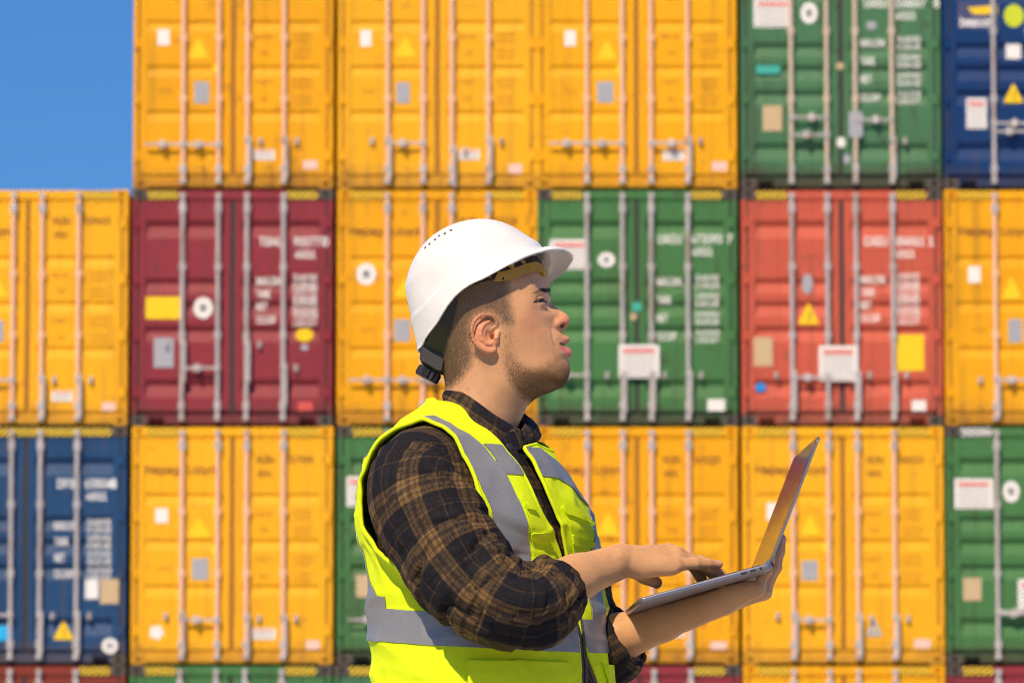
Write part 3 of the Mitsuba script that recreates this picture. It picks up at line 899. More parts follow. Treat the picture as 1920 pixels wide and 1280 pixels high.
# right ear (the left one is hidden but built too)
ear = [nf(*q) for q in [(931, 612, 83), (931, 601, 87), (924, 592.5, 92), (914, 589.5, 97), (904, 590, 101), (894, 595.5, 105), (887, 606, 107), (884.5, 619, 107), (887, 632, 104), (893, 643, 100), (902, 651, 96), (911, 656.5, 92.5), (920, 659, 89), (927, 657, 86)]]
er = [3.2, 3.6, 3.8, 4, 4, 4, 4, 3.9, 3.9, 4.2, 4.6, 5.4, 5.8, 5.0]
anti = [nf(*q) for q in [(917, 603, 93), (908, 608, 97), (902.5, 617, 99), (901.5, 627, 98.5), (905, 637, 96.5), (912, 644.5, 93), (920, 646, 90)]]
for sd in (1, -1):
    def m(p, sd=sd):
        return np.array([p[0], p[1], sd * p[2]])
    plate = [nf(914, 606, 88), nf(906, 618, 92), nf(904, 630, 92), nf(912, 642, 89), nf(921, 650, 86)]
    for a, b, r in zip(plate[:-1], plate[1:], (13, 15, 15, 11)):
        head.cone(m(a), m(b), r, r - 1, 6, flat=((0.36, 0, 0.93 * sd), 2.6))
    head.ell(m(nf(920, 628, 96)), (9.5, 14, 11), 3, 'cut')
    head.chain([m(p) for p in spline(ear, 22)], np.interp(np.linspace(0, 13, 22), np.arange(14), er), 3.0)
    head.chain([m(p) for p in anti], [3.2, 4, 4.2, 4.2, 4.2, 4, 3.4], 3.0)
    head.chain([m(nf(934, 624, 83)), m(nf(931, 634, 86.5)), m(nf(932, 641, 84))], [4.5, 4.8, 4.2], 3.5)
    head.chain([m(nf(926, 614, 86)), m(nf(917, 620, 88)), m(nf(911, 622, 90))], [2.6, 2.6, 2.0], 2.5)
    head.ell(m(nf(924, 632, 80)), (5, 6, 9), 2, 'cut')
hv, hf = head.mesh()
hv, hf = smooth(hv, hf, 3), hf[:, ::-1]
# ------------------------------------------------------------------ skin colour, hair, beard
import os
import shapely
from shapely import Polygon as Poly

PERSON = thing('person', 'bearded man in a white hard hat typing on a laptop', 'person')


def picture(p):
    """Head frame to the side view in which the hair lines are measured."""
    s = np.abs(p[:, 2])
    return np.column_stack([p[:, 0] - s * HSU, p[:, 1] - s * HSV])


def soft(poly, uv, w):
    """1 deep inside the polygon, 0 outside it, over a border w wide."""
    g = Poly(poly)
    pts = shapely.points(uv)
    d = shapely.distance(g.exterior, pts) * np.where(shapely.contains_xy(g, uv[:, 0], uv[:, 1]), 1, -1)
    return np.clip(d / w + 0.5, 0, 1)


HAIR = [(948, 430), (953, 552), (957, 572), (961, 588), (962, 606), (943, 608), (937, 597), (925, 586), (905, 583), (889, 590), (880, 610), (881, 640), (887, 662), (881, 686), (866, 706), (846, 724), (780, 730), (770, 430)]
BEARD = [(943, 598), (963, 596), (967, 625), (964, 650), (969, 672), (985, 688), (1004, 693), (1020, 687), (1036, 675), (1047, 664), (1056, 676), (1072, 680), (1090, 690), (1090, 760), (1000, 757), (985, 747), (966, 726), (952, 704), (945, 678), (943, 640)]
MOUST = [(1038, 640), (1047, 629), (1055, 623), (1068, 625), (1066, 631), (1056, 637), (1049, 648), (1044, 662), (1037, 660)]
BROW = [(1000, 551), (1005, 546), (1016, 541.5), (1034, 540.5), (1035, 548), (1022, 548), (1009, 549)]
LIPS = [(1049, 654.5), (1057, 646), (1060.5, 637.5), (1064, 633), (1074, 634), (1076, 650), (1078, 662), (1076, 669), (1068, 668.5), (1061, 663), (1054, 658)]
huv = picture(hv)
hn = normals(hv, hf)
hid = np.abs(hv[:, 2])
N1 = meshkit.fbm(hv / 22.0, 3, 3)
N2 = meshkit.noise(hv / 2.6, 5)
wl = soft(LIPS, huv, 3) * (hid < 36)
wh = soft(HAIR, huv, 20) * (1 - 0 * hid)
wb = np.maximum(soft(BEARD, huv, 16) * (0.35 + 0.65 * np.clip((huv[:, 1] - 655) / 45, 0, 1)), 0.35 * soft(MOUST, huv, 8))
wb *= 1 - wl
C = np.array([0.615, 0.330, 0.168]) * (0.84 + 0.24 * N1 + 0.11 * N2)[:, None]


def tint(C, w, col, k):
    w = (w * k)[:, None]
    return C * (1 - w) + np.array(col) * w


def blob(u, v, r):
    return np.exp(-((huv[:, 0] - u) ** 2 + (huv[:, 1] - v) ** 2) / r ** 2)


ears = ((huv[:, 0] > 880) & (huv[:, 0] < 940) & (huv[:, 1] > 584) & (huv[:, 1] < 664)) * np.clip((hid - half_width(hv[:, 0], hv[:, 1]) - 3) / 8, 0, 1)
C = tint(C, blob(1062, 605, 15), (0.66, 0.215, 0.135), 0.8)
C = tint(C, blob(1000, 610, 26), (0.66, 0.27, 0.165), 0.5)
C = tint(C, ears, (0.70, 0.28, 0.16), 0.75)
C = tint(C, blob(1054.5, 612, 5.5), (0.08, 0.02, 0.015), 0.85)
C = tint(C, blob(1008, 578, 11), (0.50, 0.27, 0.17), 0.35)
C = tint(C, wh, (0.155, 0.098, 0.060), 0.78)
rv_ = np.random.default_rng(5).random(len(hv))
C = tint(C, np.clip(wb, 0, 1) * (0.45 + 0.9 * rv_ * N1 * 1.6), (0.19, 0.104, 0.05), 0.54)
C = tint(C, wl * np.clip((huv[:, 1] - 640) / 14, 0.55, 1), (0.58, 0.15, 0.16), 0.9)
C = tint(C, np.exp(-((hv[:, 0] - 1062) ** 2 / 200 + (hv[:, 1] - 649) ** 2 / 3.5)) * (hid < 24), (0.05, 0.012, 0.012), 0.95)
eu_, ev_ = hv[:, 0] - EYE[0], hv[:, 1] - EYE[1]
C = tint(C, np.exp(-((ev_ - (1.6 - 0.50 * (eu_ + 4))) / 1.5) ** 2) * (eu_ > -6) * (eu_ < 15) * (np.linalg.norm(np.column_stack([hv[:, :2], hid]) - EYE, axis=1) < 21), (0.05, 0.028, 0.02), 0.9)
for mu_, mv_, mr in ((948.7, 631, 1.5), (998, 556, 1.0), (985, 580, 0.8), (891, 661, 1.1), (1000, 612, .8), (878, 729, 1.2), (975, 640, .8), (1012, 640, .8)):
    C = tint(C, blob(mu_, mv_, mr), (0.09, 0.04, 0.025), 0.9)
far_ = np.clip((huv[:, 1] - 745) / 60, 0, 1)


def pores(p, n, uv):
    return mikit.noise(p.x * 900, p.y * 900, p.z * 900) + 0.8 * mikit.noise(p.x * 330, p.y * 330, p.z * 330)


bsdf('skin', {'type': 'bumpmap', 'arbitrary': mikit.proc(pores, eps=4e-4), 'scale': 0.00016, 'bsdf': {'type': 'principled', 'base_color': {'type': 'mesh_attribute', 'name': 'vertex_color'}, 'roughness': 0.48, 'specular': 0.45, 'flatness': 0.35, 'sheen': 0.12}})
HEADPART = (hw(hv), hf, C)

hair_rng = np.random.default_rng(21)


def curves(name, strands, radius, mat, label=None):
    """Strands (n, k, 3) as thin curves."""
    os.makedirs(meshkit.FOLDER, exist_ok=True)
    path = f'{meshkit.FOLDER}/{name}.txt'
    k = strands.shape[1]
    rad = radius * np.linspace(1, 0.55, k)
    with open(path, 'w') as out:
        out.write('\n\n'.join('\n'.join('%.6f %.6f %.6f %.7f' % (*p, r) for p, r in zip(s, rad)) for s in strands) + '\n')
    add(name, {'type': 'linearcurve', 'filename': path, 'bsdf': {'type': 'ref', 'id': mat}}, PERSON, label)


def grow(weight, n, length, flow, lift, jitter=0.35, side=None):
    """Strands rooted on the head where weight allows, leaning along flow (head frame)."""
    fw = weight[hf].mean(1) * trimesh.triangles.area(hv[hf])
    if side is not None:
        fw = fw * (hv[hf][:, :, 2].mean(1) * side > -30)
    t = hair_rng.choice(len(hf), n, p=fw / fw.sum())
    b = hair_rng.dirichlet((1, 1, 1), n)
    root = (hv[hf[t]] * b[:, :, None]).sum(1)
    nn = (hn[hf[t]] * b[:, :, None]).sum(1)
    fl = np.array([flow(r) for r in picture(root)]) if callable(flow) else np.tile(np.array(flow, float), (n, 1))
    d = fl + nn * lift + hair_rng.normal(0, jitter, (n, 3))
    d -= nn * np.minimum((d * nn).sum(1, keepdims=True) - 0.12, 0)
    d /= np.linalg.norm(d, axis=1, keepdims=True)
    L = length * hair_rng.uniform(0.55, 1.15, (n, 1))
    p1 = root + d * L * 0.5
    d2 = d + fl * 0.35
    d2 /= np.linalg.norm(d2, axis=1, keepdims=True)
    return np.stack([hw(root - nn * 0.8), hw(p1), hw(p1 + d2 * L * 0.5)], 1)


plain('hair_brown', (0.150, 0.098, 0.062), 0.45, 0, 0.5)
plain('beard_brown', (0.165, 0.086, 0.038), 0.45, 0, 0.5)
plain('brow_dark', (0.035, 0.020, 0.012), 0.5, 0, 0.4)
curves('hair', grow(wh ** 1.5 * (huv[:, 1] > 500), 40000, 14.0, lambda q: (-0.25 - 0.3 * (q[0] < 900), 0.9, 0), 0.22, 0.16, 1), 0.00013, 'hair_brown')
curves('beard', grow(np.clip(wb, 0, 1) ** 1.6, 17000, 11.0, (0.12, 0.75, 0), 0.55, 0.32, 1), 0.00014, 'beard_brown')
curves('eyebrow', grow(soft(BROW, huv, 3), 1000, 9.0, (-0.75, -0.15, 0.5), 0.35, 0.22, 1), 0.00022, 'brow_dark')

# eyes
for sd in (1, -1):
    ic = trimesh.creation.icosphere(3, 15.6)
    c = EYE * [1, 1, sd]
    e = add('eye', mikit.ply((hw(ic.vertices + c), ic.faces[:, ::-1]), plain('eye_white_shaded', (0.16, 0.13, 0.12), 0.2) if sd == 1 else 'eye_white_shaded', smooth=True), PERSON)  # shade of the socket is put into the dark colour of the whites
    g = np.array([0.90, -0.36, 0.22 * sd])
    g /= np.linalg.norm(g)
    keep = (ic.vertices @ g)[ic.faces].min(1) > 15.6 * 0.56
    ir = trimesh.Trimesh(ic.vertices * 1.02, ic.faces[keep], process=True)
    add('iris', mikit.ply((hw(ir.vertices + c), ir.faces[:, ::-1]), plain('iris_brown', (0.030, 0.016, 0.010), 0.1) if sd == 1 else 'iris_brown', smooth=True), e)
lash = []
for i in range(40):
    u = hair_rng.uniform(-4, 14)
    r = 17.6
    v = 2.0 - 0.62 * (u + 4)
    s = math.sqrt(max(r * r - u * u - v * v, 1))
    p = EYE + [u, v, s]
    lash.append([hw(p), hw(p + [3.0, 0.8, 1.2]), hw(p + [6 + hair_rng.normal(0, .6), -0.4, 1.8])])
curves('eyelashes', np.array(lash), 0.00018, 'brow_dark')

# ------------------------------------------------------------------ hard hat
ROLLH = math.radians(8)
_s2 = np.array([-math.sin(YAW), -math.cos(YAW), 0])
_u2 = np.array([0, 0, 1.0])
_s2, _u2 = math.cos(ROLLH) * _s2 + math.sin(ROLLH) * _u2, math.cos(ROLLH) * _u2 - math.sin(ROLLH) * _s2
KM = np.array([_f, -_u2, _s2]) / 1200.0
KSV = math.sin(ROLLH) + math.tan(PITCH)


def kw(p):
    return PW + (np.asarray(p, float) - PIV) @ KM


def kf(u, v, s):
    return np.array([u + s * HSU, v + s * KSV, s])


HO = [(789, 672, 40), (785, 655, 42), (780, 636, 48), (775.6, 617.5, 55), (769.7, 596, 66), (764, 575, 78), (759.3, 556, 88), (756.5, 532, 98), (762, 507, 110), (772.7, 481, 118), (789, 456, 120), (811, 435, 122), (838, 419.5, 124), (866, 409.8, 126), (891.4, 406, 126), (918, 407, 124), (942, 412.7, 122), (966, 424, 114), (994, 442, 100), (1012, 454, 88), (1026, 466, 80), (1036, 480, 76), (1042, 500, 76)]
HI = [(799, 632, 46), (820, 605, 80), (841, 572, 98), (859, 551, 105), (882, 533, 109), (906, 522, 110), (930, 509, 109), (960, 492, 103), (986, 479, 90), (1007, 467, 71), (1020, 463, 50), (880, 470, 92), (870, 432, 58), (920, 430, 60), (950, 460, 79), (985, 455, 56), (830, 500, 82), (800, 525, 64), (800, 580, 62), (900, 500, 104), (840, 540, 94), (850, 460, 76), (915, 462, 87)]


def rbf_field(O, I, conv, lo, hi, h, sm=1.0):
    O = np.array(O, float)
    P = O[:, :2]
    tan = np.gradient(P, axis=0)
    nrm = np.column_stack([-tan[:, 1], tan[:, 0]])
    nrm /= np.linalg.norm(nrm, axis=1, keepdims=True)
    nrm *= np.sign(((P - P.mean(0)) * nrm).sum(1, keepdims=True) + 1e-9)
    pts, val = [P], [np.zeros(len(P))]
    for sgn in (1, -1):
        pts.append(P + sgn * nrm * 12)
        val.append(-sgn * 2 * O[:, 2] * 12 - 144)
    Q = np.array([[*conv(u, v, w * 1.2)[:2], (w * 1.2) ** 2] for u, v, w in I])
    r = RBFInterpolator(np.vstack([*pts, Q[:, :2]]), np.concatenate([*val, Q[:, 2]]), kernel='thin_plate_spline', smoothing=sm)
    fl = Field(lo, hi, h)
    U, V = np.meshgrid(fl.ax[0], fl.ax[1], indexing='ij')
    g = gaussian_filter(r(np.column_stack([U.ravel(), V.ravel()])).reshape(U.shape), 1.5)
    gu, gv = np.gradient(g, h)
    S = fl.ax[2][None, None, :]
    fl.f = ((S ** 2 - g[..., None]) / np.sqrt(4 * S ** 2 + (gu ** 2 + gv ** 2)[..., None] + 400.0)).astype(np.float32)
    return fl, g


helm, HGG = rbf_field(HO, HI, kf, (742, 392, -146), (1060, 690, 146), 3.0, 3.0)
RIM = sorted([tuple(kf(u, v, w * 1.2)[:2]) for u, v, w in [(790, 656, 0), (793, 650, 20), (799, 634, 46), (820, 606, 80), (841, 571, 98), (859, 549, 105), (882, 531.5, 109), (906, 520.5, 110), (930, 507.5, 109), (960, 491, 103), (986, 478, 90), (1007, 466, 71), (1020, 461, 50), (1034, 462, 0)]])
rim = PchipInterpolator(*np.array([q for i, q in enumerate(RIM) if i == 0 or q[0] > RIM[i - 1][0] + 0.5]).T, extrapolate=True)
kv, kf_ = helm.mesh()
kv = smooth(kv, kf_, 6)
val = rim(np.clip(kv[:, 0], 786, 1040)) - kv[:, 1]
kv, kf_, _ = clip(kv, kf_, val)
kn = -normals(kv, kf_)
kn *= -1
# the lower skirt at the back stands a little proud, below a crease
cre = np.interp(kv[:, 0], [760, 800, 840, 880, 930], [596, 588, 560, 530, 508])
st = 1 / (1 + np.exp(-(kv[:, 1] - cre) / 1.6)) * np.clip((905 - kv[:, 0]) / 60, 0, 1)
kv = kv + kn * (st * 3.2)[:, None]
# the edge of the rim flares
ed = np.clip(1 - (rim(np.clip(kv[:, 0], 786, 1040)) - kv[:, 1]) / 7.0, 0, 1)
kv = kv + kn * (ed * 2.2)[:, None]


def scuffed_white(p, n, uv):
    a = mikit.fbm(p.x * 18, p.y * 18, p.z * 18, 4)
    b = mikit.smoothstep(0.66, 0.74, mikit.fbm(p.x * 60, p.y * 60, p.z * 150, 3))
    return mi.Color3f(0.745, 0.75, 0.755) * (0.93 + 0.12 * a) * (1 - 0.045 * b)


bsdf('helmet_white', {'type': 'principled', 'base_color': mikit.proc(scuffed_white), 'roughness': 0.30, 'specular': 0.5, 'clearcoat': 0.3, 'clearcoat_gloss': 0.85})
HELMET = thing('hard_hat', 'white hard hat with a short peak on the man\'s head', 'hard hat')
tv, tf, _ = thicken(kv, kf_, kn, 0.0, 3.6)
add('shell', mikit.ply((kw(tv), tf[:, ::-1]), 'helmet_white', smooth=50), HELMET)
# peak: a sheet from the front rim of the shell to its own rounded edge
rimp = np.array([[972, 522, 126], [1000, 502, 112], [1018, 485, 88], [1028, 474, 58], [1033, 467, 30], [1034, 465, 0]], float)
outp = np.array([[974, 523.5, 128], [1012, 502, 115], [1040, 489, 94], [1058, 480, 64], [1069, 477, 32], [1073, 476, 0]], float)
tt = np.linspace(0, 1, 6)
ts = np.linspace(0, 1, 24)
ri, ou = (CubicSpline(tt, q)(ts) for q in (rimp, outp))
ri, ou = (np.vstack([q, q[-2::-1] * [1, 1, -1]]) for q in (ri, ou))
rows = []
for w in np.linspace(0, 1, 10):
    q = ri * (1 - w) + ou * w
    q[:, 1] += -4.0 * math.sin(math.pi * w) * (1 - (np.abs(q[:, 2]) / 130) ** 2) + (w == 0) * 1.5
    q[:, 0] -= (w == 0) * 3
    rows.append(q)
m_ = len(ri)
pv = np.vstack(rows)
pf = np.array([t for i in range(9) for j in range(m_ - 1) for t in ((i * m_ + j, (i + 1) * m_ + j, i * m_ + j + 1), (i * m_ + j + 1, (i + 1) * m_ + j, (i + 1) * m_ + j + 1))])
pn = normals(pv, pf)
if pn[:, 1].mean() > 0:
    pf, pn = pf[:, ::-1], -pn
th = np.repeat(np.linspace(2.0, 2.6, 10), m_)[:, None]
tv, tf, _ = thicken(pv, pf, pn, th * 0.5, th * 0.8)
add('peak', mikit.ply((kw(tv), tf[:, ::-1]), 'helmet_white', smooth=45), HELMET)
plain('slot_dark', (0.05, 0.05, 0.06), 0.6)
plain('strap_black', (0.022, 0.022, 0.024), 0.55)
plain('knob_black', (0.016, 0.016, 0.018), 0.35)
plain('band_ochre', (0.50, 0.29, 0.05), 0.75)
kt = cKDTree(kv[:, :2])


def on_shell(u, v, lift=0.0):
    """Point of the shell's right side seen at (u, v), and its normal."""
    q = np.array([u, v])
    s = 90.0
    for _ in range(12):
        p = kf(u, v, s)
        i = np.argmin((kv[:, 0] - p[0]) ** 2 + (kv[:, 1] - p[1]) ** 2 + 1e6 * (kv[:, 2] < 0))
        s = 0.5 * s + 0.5 * kv[i, 2]
    return kv[i] + kn[i] * lift, kn[i]


for u, v in ((792, 457.5), (801.5, 450), (810, 443), (819, 436), (829.5, 430), (840, 425)):
    p, n_ = on_shell(u, v)
    t1 = np.array([0.8, -0.6, 0])
    t1 -= (t1 @ n_) * n_
    t1 /= np.linalg.norm(t1)
    t2 = np.cross(n_, t1)
    b = cbox(-2.4, 2.4, -2.9, 2.9, -1.2, 0.5, 0.3)
    add('vent_slot', mikit.ply((kw(p + b.vertices @ np.array([t1, t2, n_])), b.faces[:, ::-1]), 'slot_dark'), HELMET)
for u, v, l_, a in ((851, 521, 3.0, 1.2), (887, 502, 5.5, -0.35)):
    p, n_ = on_shell(u, v)
    t1 = np.array([math.cos(a), math.sin(a), 0])
    t1 -= (t1 @ n_) * n_
    t1 /= np.linalg.norm(t1)
    b = cbox(-l_, l_, -0.5, 0.5, -0.5, 0.45, 0.2)
    add('moulded_mark', mikit.ply((kw(p + b.vertices @ np.array([t1, np.cross(n_, t1), n_])), b.faces[:, ::-1]), 'helmet_white'), HELMET)


def on_head(u, v, off):
    s = 60.0
    for _ in range(6):
        p = nf(u, v, s)
        s = float(half_width(p[0], p[1])) + off
    return nf(u, v, s)


def band(low, high, off, thick, mat, name, front=True, n=40, nr=6):
    """A strip round the head between two curves seen from the side, mirrored to the other side."""
    lo, hi = spline(low, n), spline(high, n)
    rows = []
    for w in np.linspace(0, 1, nr):
        q = np.array([on_head(*(a * (1 - w) + b * w), off) for a, b in zip(lo, hi)])
        q = np.vstack([q, q[::-1] * [1, 1, -1]]) if front else q
        rows.append(q)
    mm = len(rows[0])
    v = np.vstack(rows)
    f = np.array([t for i in range(nr - 1) for j in range(mm - 1) for t in ((i * mm + j, (i + 1) * mm + j, i * mm + j + 1), (i * mm + j + 1, (i + 1) * mm + j, (i + 1) * mm + j + 1))])
    nn = normals(v, f)
    if (nn * (v - [900, 600, 0])).sum(1).mean() < 0:
        f, nn = f[:, ::-1], -nn
    v, f, _ = thicken(v, f, nn, thick, 0.0)
    return add(name, mikit.ply((hw(v), f[:, ::-1]), mat, smooth=50), HELMET)


band([(858, 545), (890, 532), (925, 523), (960, 517), (990, 509), (1008, 505), (1017, 511)], [(852, 520), (885, 508), (920, 499), (957, 494), (985, 484), (1002, 480), (1012, 487)], 4.0, 2.5, 'strap_black', 'headband')
band([(925.6, 527), (948, 525.5), (977.5, 517), (1001, 508.5), (1013, 510), (1018, 516)], [(933, 510), (959.7, 504.7), (986.4, 495.5), (1001, 492.5), (1010, 495), (1016, 503)], 6.5, 4.0, 'band_ochre', 'sweatband')
for u, v in ((943, 522), (989, 500.5)):
    p = on_head(u, v, 10.6)
    b = trimesh.creation.icosphere(2, 1.0)
    add('rivet', mikit.ply((hw(p + b.vertices * [2.0, 3.0, 1.2]), b.faces[:, ::-1]), 'strap_black', smooth=True), HELMET)
for u, v, r in ((956, 499, 7.5), (978, 491.5, 6.5), (918, 518, 2.2)):
    p = on_head(u, v, 6.6)
    b = trimesh.creation.icosphere(2, 1.0)
    add('pad_dot', mikit.ply((hw(p + b.vertices * [r * 1.15, r * 0.85, 1.5]), b.faces[:, ::-1]), 'band_ochre', smooth=True), HELMET)
# the strap down to the adjuster at the nape, both sides
fr = [(860, 540, 98), (856, 562, 95), (851, 592, 86), (842, 626, 70), (832, 662, 40)]
bk = [(826, 560, 98), (820, 588, 90), (812, 612, 78), (803, 632, 60), (795, 646, 36)]
for sd in (1, -1):
    A, B = (spline([nf(*q) for q in c], 16) for c in (fr, bk))
    v = np.vstack([A * (1 - w) + B * w + np.array([0, 0, 3.0]) * math.sin(math.pi * w) for w in np.linspace(0, 1, 6)]) * [1, 1, sd]
    f = np.array([t for i in range(5) for j in range(15) for t in ((i * 16 + j, (i + 1) * 16 + j, i * 16 + j + 1), (i * 16 + j + 1, (i + 1) * 16 + j, (i + 1) * 16 + j + 1))])
    nn = normals(v, f)
    if (nn[:, 2] * sd).mean() < 0:
        f, nn = f[:, ::-1], -nn
    v, f, _ = thicken(v, f, nn, 1.6, 1.6)
    add('strap', mikit.ply((hw(v), f[:, ::-1]), 'strap_black', smooth=40), HELMET)
hs = m3.CrossSection([[(790.5, 641), (800, 640), (829, 657), (830, 664), (824, 698), (816, 696), (791, 680), (788, 672)]]).offset(1.2, m3.JoinType.Round)
hm = (hs.extrude(68, 10).translate([0, 0, -34])).to_mesh()
v = hm.vert_properties[:, :3].astype(float)
v[:, 0] -= 8 * (1 - (v[:, 2] / 34) ** 2) - 3
add('adjuster_housing', mikit.ply((hw(v + [5.0, 1.0, 4.0]), hm.tri_verts[:, ::-1]), 'strap_black', smooth=40), HELMET)
add('housing_edge', mikit.ply((lambda q: (hw(q.vertices), q.faces[:, ::-1]))(sweep([(797, 647, 40), (808, 649, 40), (824, 658, 40), (833, 664, 40)], 1.8, 8)), 'strap_black', smooth=40), HELMET)
ang = np.linspace(0, 2 * math.pi, 97)[:-1]
rr = 22.5 + 1.7 * np.cos(13 * ang)
kb = m3.CrossSection([np.column_stack([rr * np.cos(ang), rr * np.sin(ang)])])
kb = (kb.extrude(14).translate([0, 0, -7]) + kb.offset(-1.5, m3.JoinType.Round).extrude(20).translate([0, 0, -10])).to_mesh()
ax = np.array([-0.47, 0.88, 0.0])
e1 = np.array([0.88, 0.47, 0])
add('adjuster_knob', mikit.ply((hw(np.array([803, 702, 4.0]) + kb.vert_properties[:, :3] @ np.array([e1, [0, 0, 1], ax])), kb.tri_verts), 'knob_black', smooth=30), HELMET)
# ------------------------------------------------------------------ the man: torso frame (a forward, b to his right, z up)
TY = math.radians(42)
TF = np.array([math.cos(TY), -math.sin(TY), 0])
TN = np.array([-math.sin(TY), -math.cos(TY), 0])
TC = at(905, 800, Y0) * [1, 1, 0]
TM = np.array([TF, TN, [0, 0, 1.0]])


def tw(p):
    return TC + np.asarray(p, float) @ TM


def tl(p):
    return (np.asarray(p, float) - TC) @ TM.T


def vw(p):
    """Torso frame to world for the clothes: his left shoulder hangs lower than the right one."""
    w = np.clip((p[:, 2] - zp(1060)) / (zp(880) - zp(1060)), 0, 1)
    return tw(p + np.column_stack([0 * w, 0 * w, -0.42 * np.maximum(-p[:, 1] - 0.01, 0) * w]))


def zp(py):
    return at(960, py, Y0)[2]


def J(px, py, dy):
    return at(px, py, Y0 + dy)


# cross-sections of the vest: (photo row, centre, half depth, half width)
SEC = np.array([(1500, .020, .160, .205), (1380, .020, .165, .212), (1280, .020, .167, .214), (1130, .0106, .162, .211), (1000, -.006, .156, .206), (930, -.014, .146, .192), (880, -.018, .130, .178), (840, -.020, .112, .155), (805, -.016, .094, .122), (775, -.006, .080, .092), (745, .002, .072, .078), (700, .006, .070, .074)], float)
SEC[:9, 2:] *= 0.935
SZ = np.array([zp(q) for q in SEC[:, 0]])
TB = Field((-.27, -.30, 0.99), (.27, .31, 1.60), 0.0042)
ca, A_, B_ = (PchipInterpolator(SZ, SEC[:, k])(np.clip(TB.ax[2], SZ[0], SZ[-1])).astype(np.float32) for k in (1, 2, 3))
_sl, (xa, xb, xz) = TB.block()
pw = 2.25
TB.f = ((((np.abs(xa - ca) / A_) ** pw + (np.abs(xb) / B_) ** pw) ** (1 / pw) - 1) * np.minimum(A_, B_) * 0.93).astype(np.float32)
core = TB.f.copy()
AH = {}                                                    # armholes: centre
for sd in (1, -1):
    ac, r0, r1 = (0.030, 0.098, 0.106) if sd > 0 else (0.0, 0.088, 0.090)
    c0 = np.array([ac, 0.08 * sd, zp(912) - 0.012])
    c1 = np.array([ac, 0.28 * sd, zp(912) - 0.030])
    AH[sd] = c0
    if sd > 0:
        TB.cone(c0 + [0, 0, .018], c1 + [0, 0, .018], .084, .090, 0.07)
        TB.cone(c0 + [.030, 0, -.040], c1 + [.030, 0, -.040], .062, .066, 0.05)
    else:
        TB.cone(c0, c1, r0, r1, 0.07)
# the chest and belly hang over the front, the back is rounded
TB.ell((0.085, 0.06, zp(985)), (0.075, 0.085, 0.10), 0.07)
TB.ell((0.070, -0.035, zp(985)), (0.070, 0.070, 0.10), 0.07)
TB.ell((-0.09, 0.0, zp(930)), (0.085, 0.14, 0.12), 0.08)
vv, vf = TB.mesh()
vv = smooth(vv, vf, 5)
vn = normals(vv, vf)


def folds(p, seed, amp):
    """Soft creases of hanging cloth: long across, short along."""
    q = p * [1, 1, 1]
    warp = meshkit.fbm(q * 7, 2, seed) - 0.5
    a = meshkit.fbm(np.column_stack([q[:, 0] * 9 + warp * 1.2, q[:, 1] * 9 + warp, q[:, 2] * 4]), 3, seed + 1) - 0.5
    b = np.abs(meshkit.noise(np.column_stack([q[:, 0] * 5 + q[:, 2] * 9 + warp * 2, q[:, 1] * 5 - q[:, 2] * 6, q[:, 2] * 7]), seed + 2) - 0.5)
    return amp * (a * 1.1 + np.clip(0.13 - b, 0, 1) * 2.2)


vv = vv + vn * (folds(vv, 11, 0.015) + folds(vv * 2.1, 19, 0.0045))[:, None]
vn = normals(vv, vf)
OPEN_NEAR = [(722, .105), (766, .101), (808, .108), (853, .092), (897, .078), (961, .059), (1001, .034), (1036, .013), (1066, .001), (1120, -.012), (1181, -.028), (1235, -.031), (1285, -.033), (1500, -.04)]
OPEN_FAR = [(722, -.105), (766, -.108), (800, -.092), (825, -.055), (838, -.01), (850, .036), (885, .036), (924, .030), (976, .013), (1035, -.006), (1065, -.014), (1120, -.022), (1177, -.037), (1220, -.05), (1258, -.073), (1283, -.090), (1500, -.13)]
STRIP_FRONT = [(790, .172), (816, .173), (833, .160), (858, .145), (887, .137), (929, .130), (990, .116), (1048, .100), (1150, .095), (1300, .095)]
STRIP_BACK = [(790, .17), (815, .155), (870, .110), (972, .098), (1051, .125), (1143, .172), (1300, .18)]
# the front opening and the neck: half-widths of the opening along z, from the neck down
BN = PchipInterpolator(*np.array(sorted([(zp(a), b) for a, b in OPEN_NEAR])).T)
BF = PchipInterpolator(*np.array(sorted([(zp(a), b) for a, b in OPEN_FAR])).T)


def opening(p):
    z = np.clip(p[:, 2], zp(1490), zp(722))
    front = np.maximum(p[:, 1] - BN(z), BF(z) - p[:, 1])            # > 0: cloth
    back = np.minimum((zp(752) - p[:, 2]) + 0 * z, 1.0)
    t = np.clip((p[:, 0] + 0.03) / 0.04, 0, 1)
    return np.where(p[:, 0] > 0.01, front, np.maximum(front, back) * (1 - t) + front * t)


def armhole(p):
    out = np.full(len(p), 1.0)
    for sd in (1, -1):
        c = AH[sd]
        dz = p[:, 2] - c[2]
        e = np.sqrt(((p[:, 0] - c[0]) / 0.150) ** 2 + (dz / np.where(dz < 0, 0.165, 0.140)) ** 2) - 1
        edge = (0.180 if sd > 0 else 0.150) + 0.045 * np.clip((-dz - 0.06) / 0.06, 0, 1) - 0.02 * np.clip((p[:, 0] - c[0]) / 0.1, -1, 1)
        out = np.minimum(out, np.maximum(e * 0.12, np.where(p[:, 1] * sd > 0.02, edge - p[:, 1] * sd, 1.0)))
    return out


